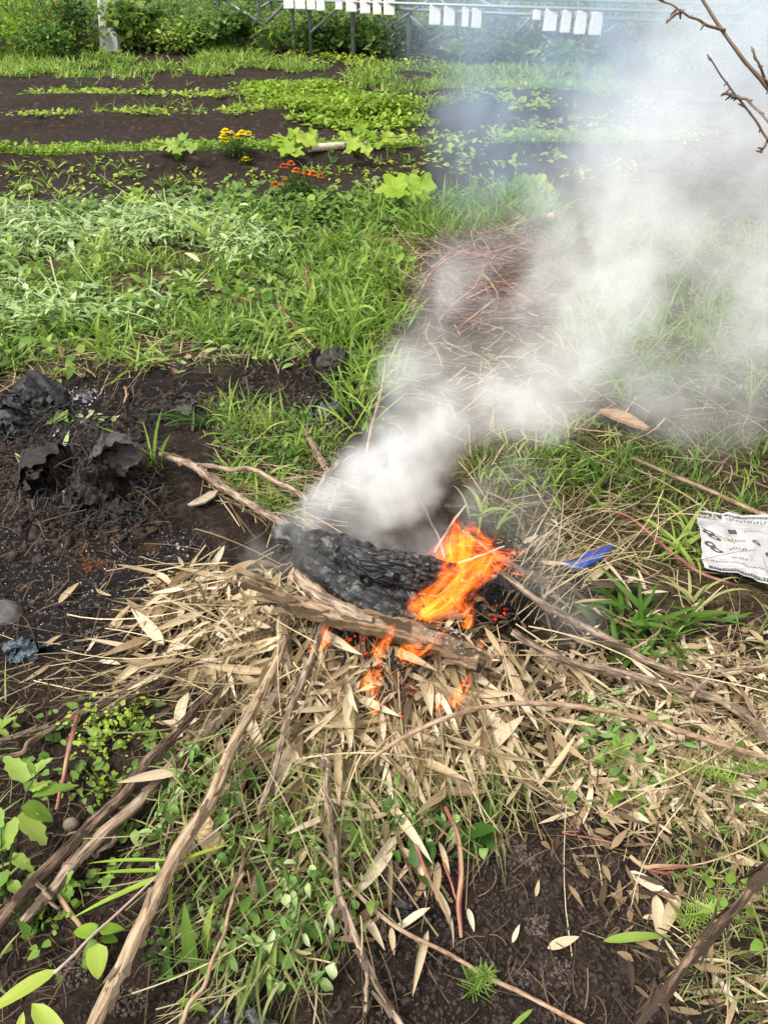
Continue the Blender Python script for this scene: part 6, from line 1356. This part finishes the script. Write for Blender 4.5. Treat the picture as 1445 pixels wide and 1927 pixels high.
rgt = [S(900, 960, Yf + .15, .10, .18), S(960, 930, Yf + .2, .12, .10), S(1060, 1150, Yf - .05, .09, .10), S(1100, 1110, Yf, .08, .06)]
smoke('smoke', 'dense grey white smoke rising from the logs and drifting to the right', [main, base, layer, left, low, mid, puffs, rgt], (-.40, Yf - .3, .05), (1.75, Yf + 2.3, 2.2), .0115, (.985, .985, .975), 13.5, 1.3, .105, 5.2, .41, 3.2, floor_=.20, edge=(1.05, .30))
veil = [[S(900, 40, 4.2, .5, .8), S(1000, 110, 4.2, .55, .9), S(930, 210, 4.2, .46, 1.25), S(900, 290, 4.1, .34, 1.2)], [S(1000, 300, 4.1, .4, 1.1), S(1040, 250, 4.2, .55, 1.1), S(1160, 150, 4.1, .7, 1.2), S(1290, 90, 4., .8, 1.0), S(1450, 40, 4., .9, 1.0)], [S(1000, -60, 4.3, .6, .9), S(1240, -60, 4.3, .8, 1.0)]]
smoke('thin_smoke', 'thin bluish smoke veil hanging over the field beyond the plume', veil, (.0, 2.9, .3), (4.6, 5.3, 2.6), .035, (.68, .82, .99), 1.35, 4.2, .16, 2.8, .36, 3.6, edge=(1.08, .15))

# ================================================================== LIGHT, SKY, CAMERA
w = bpy.data.worlds.new('World'); sc.world = w; w.use_nodes = True; nt = w.node_tree; nt.nodes.clear()
ELEV, ROT = math.radians(58), math.radians(-128)
sky = nd(nt, 'ShaderNodeTexSky'); sky.sky_type = 'NISHITA'; sky.sun_disc = False; sky.sun_elevation = ELEV; sky.sun_rotation = ROT; sky.dust_density = 4.; sky.air_density = 1.4
hs = nd(nt, 'ShaderNodeHueSaturation'); hs.inputs['Saturation'].default_value = .22; nt.links.new(sky.outputs[0], hs.inputs['Color'])
bg = nd(nt, 'ShaderNodeBackground', i_Strength=.115); nt.links.new(hs.outputs[0], bg.inputs[0])
wo = nd(nt, 'ShaderNodeOutputWorld'); nt.links.new(bg.outputs[0], wo.inputs[0])
sl = bpy.data.lights.new('sun', 'SUN'); sl.energy = 1.5; sl.angle = math.radians(14); sl.color = (1, .95, .87)
so = bpy.data.objects.new('sun', sl); col.objects.link(so)
d = Vector((math.sin(ROT) * math.cos(ELEV), math.cos(ROT) * math.cos(ELEV), math.sin(ELEV)))
so.rotation_euler = d.to_track_quat('Z', 'Y').to_euler(); so.location = (0, 0, 8)
cam = bpy.data.cameras.new('camera'); co = bpy.data.objects.new('camera', cam); col.objects.link(co)
cam.sensor_fit = 'HORIZONTAL'; cam.sensor_width = 36; cam.lens = 36 * FPX / 1445; cam.clip_start = .02; cam.clip_end = 2000
co.location = (0, 0, CAM_H); co.rotation_euler = (PI / 2 - PITCH, 0, 0); sc.camera = co
sc.view_settings.view_transform = 'Standard'; sc.view_settings.look = 'None'; sc.view_settings.exposure = 1.27; sc.view_settings.gamma = 1
cy = sc.cycles
cy.max_bounces = 10; cy.diffuse_bounces = 3; cy.glossy_bounces = 2; cy.transmission_bounces = 4; cy.transparent_max_bounces = 24; cy.volume_bounces = 7
cy.volume_step_rate = 2.0; cy.volume_max_steps = 256; cy.use_denoising = True; cy.denoiser = 'OPENIMAGEDENOISE'; cy.denoising_input_passes = 'RGB_ALBEDO_NORMAL'; cy.denoising_prefilter = 'NONE'
cy.caustics_reflective = False; cy.caustics_refractive = False; cy.sample_clamp_indirect = 6
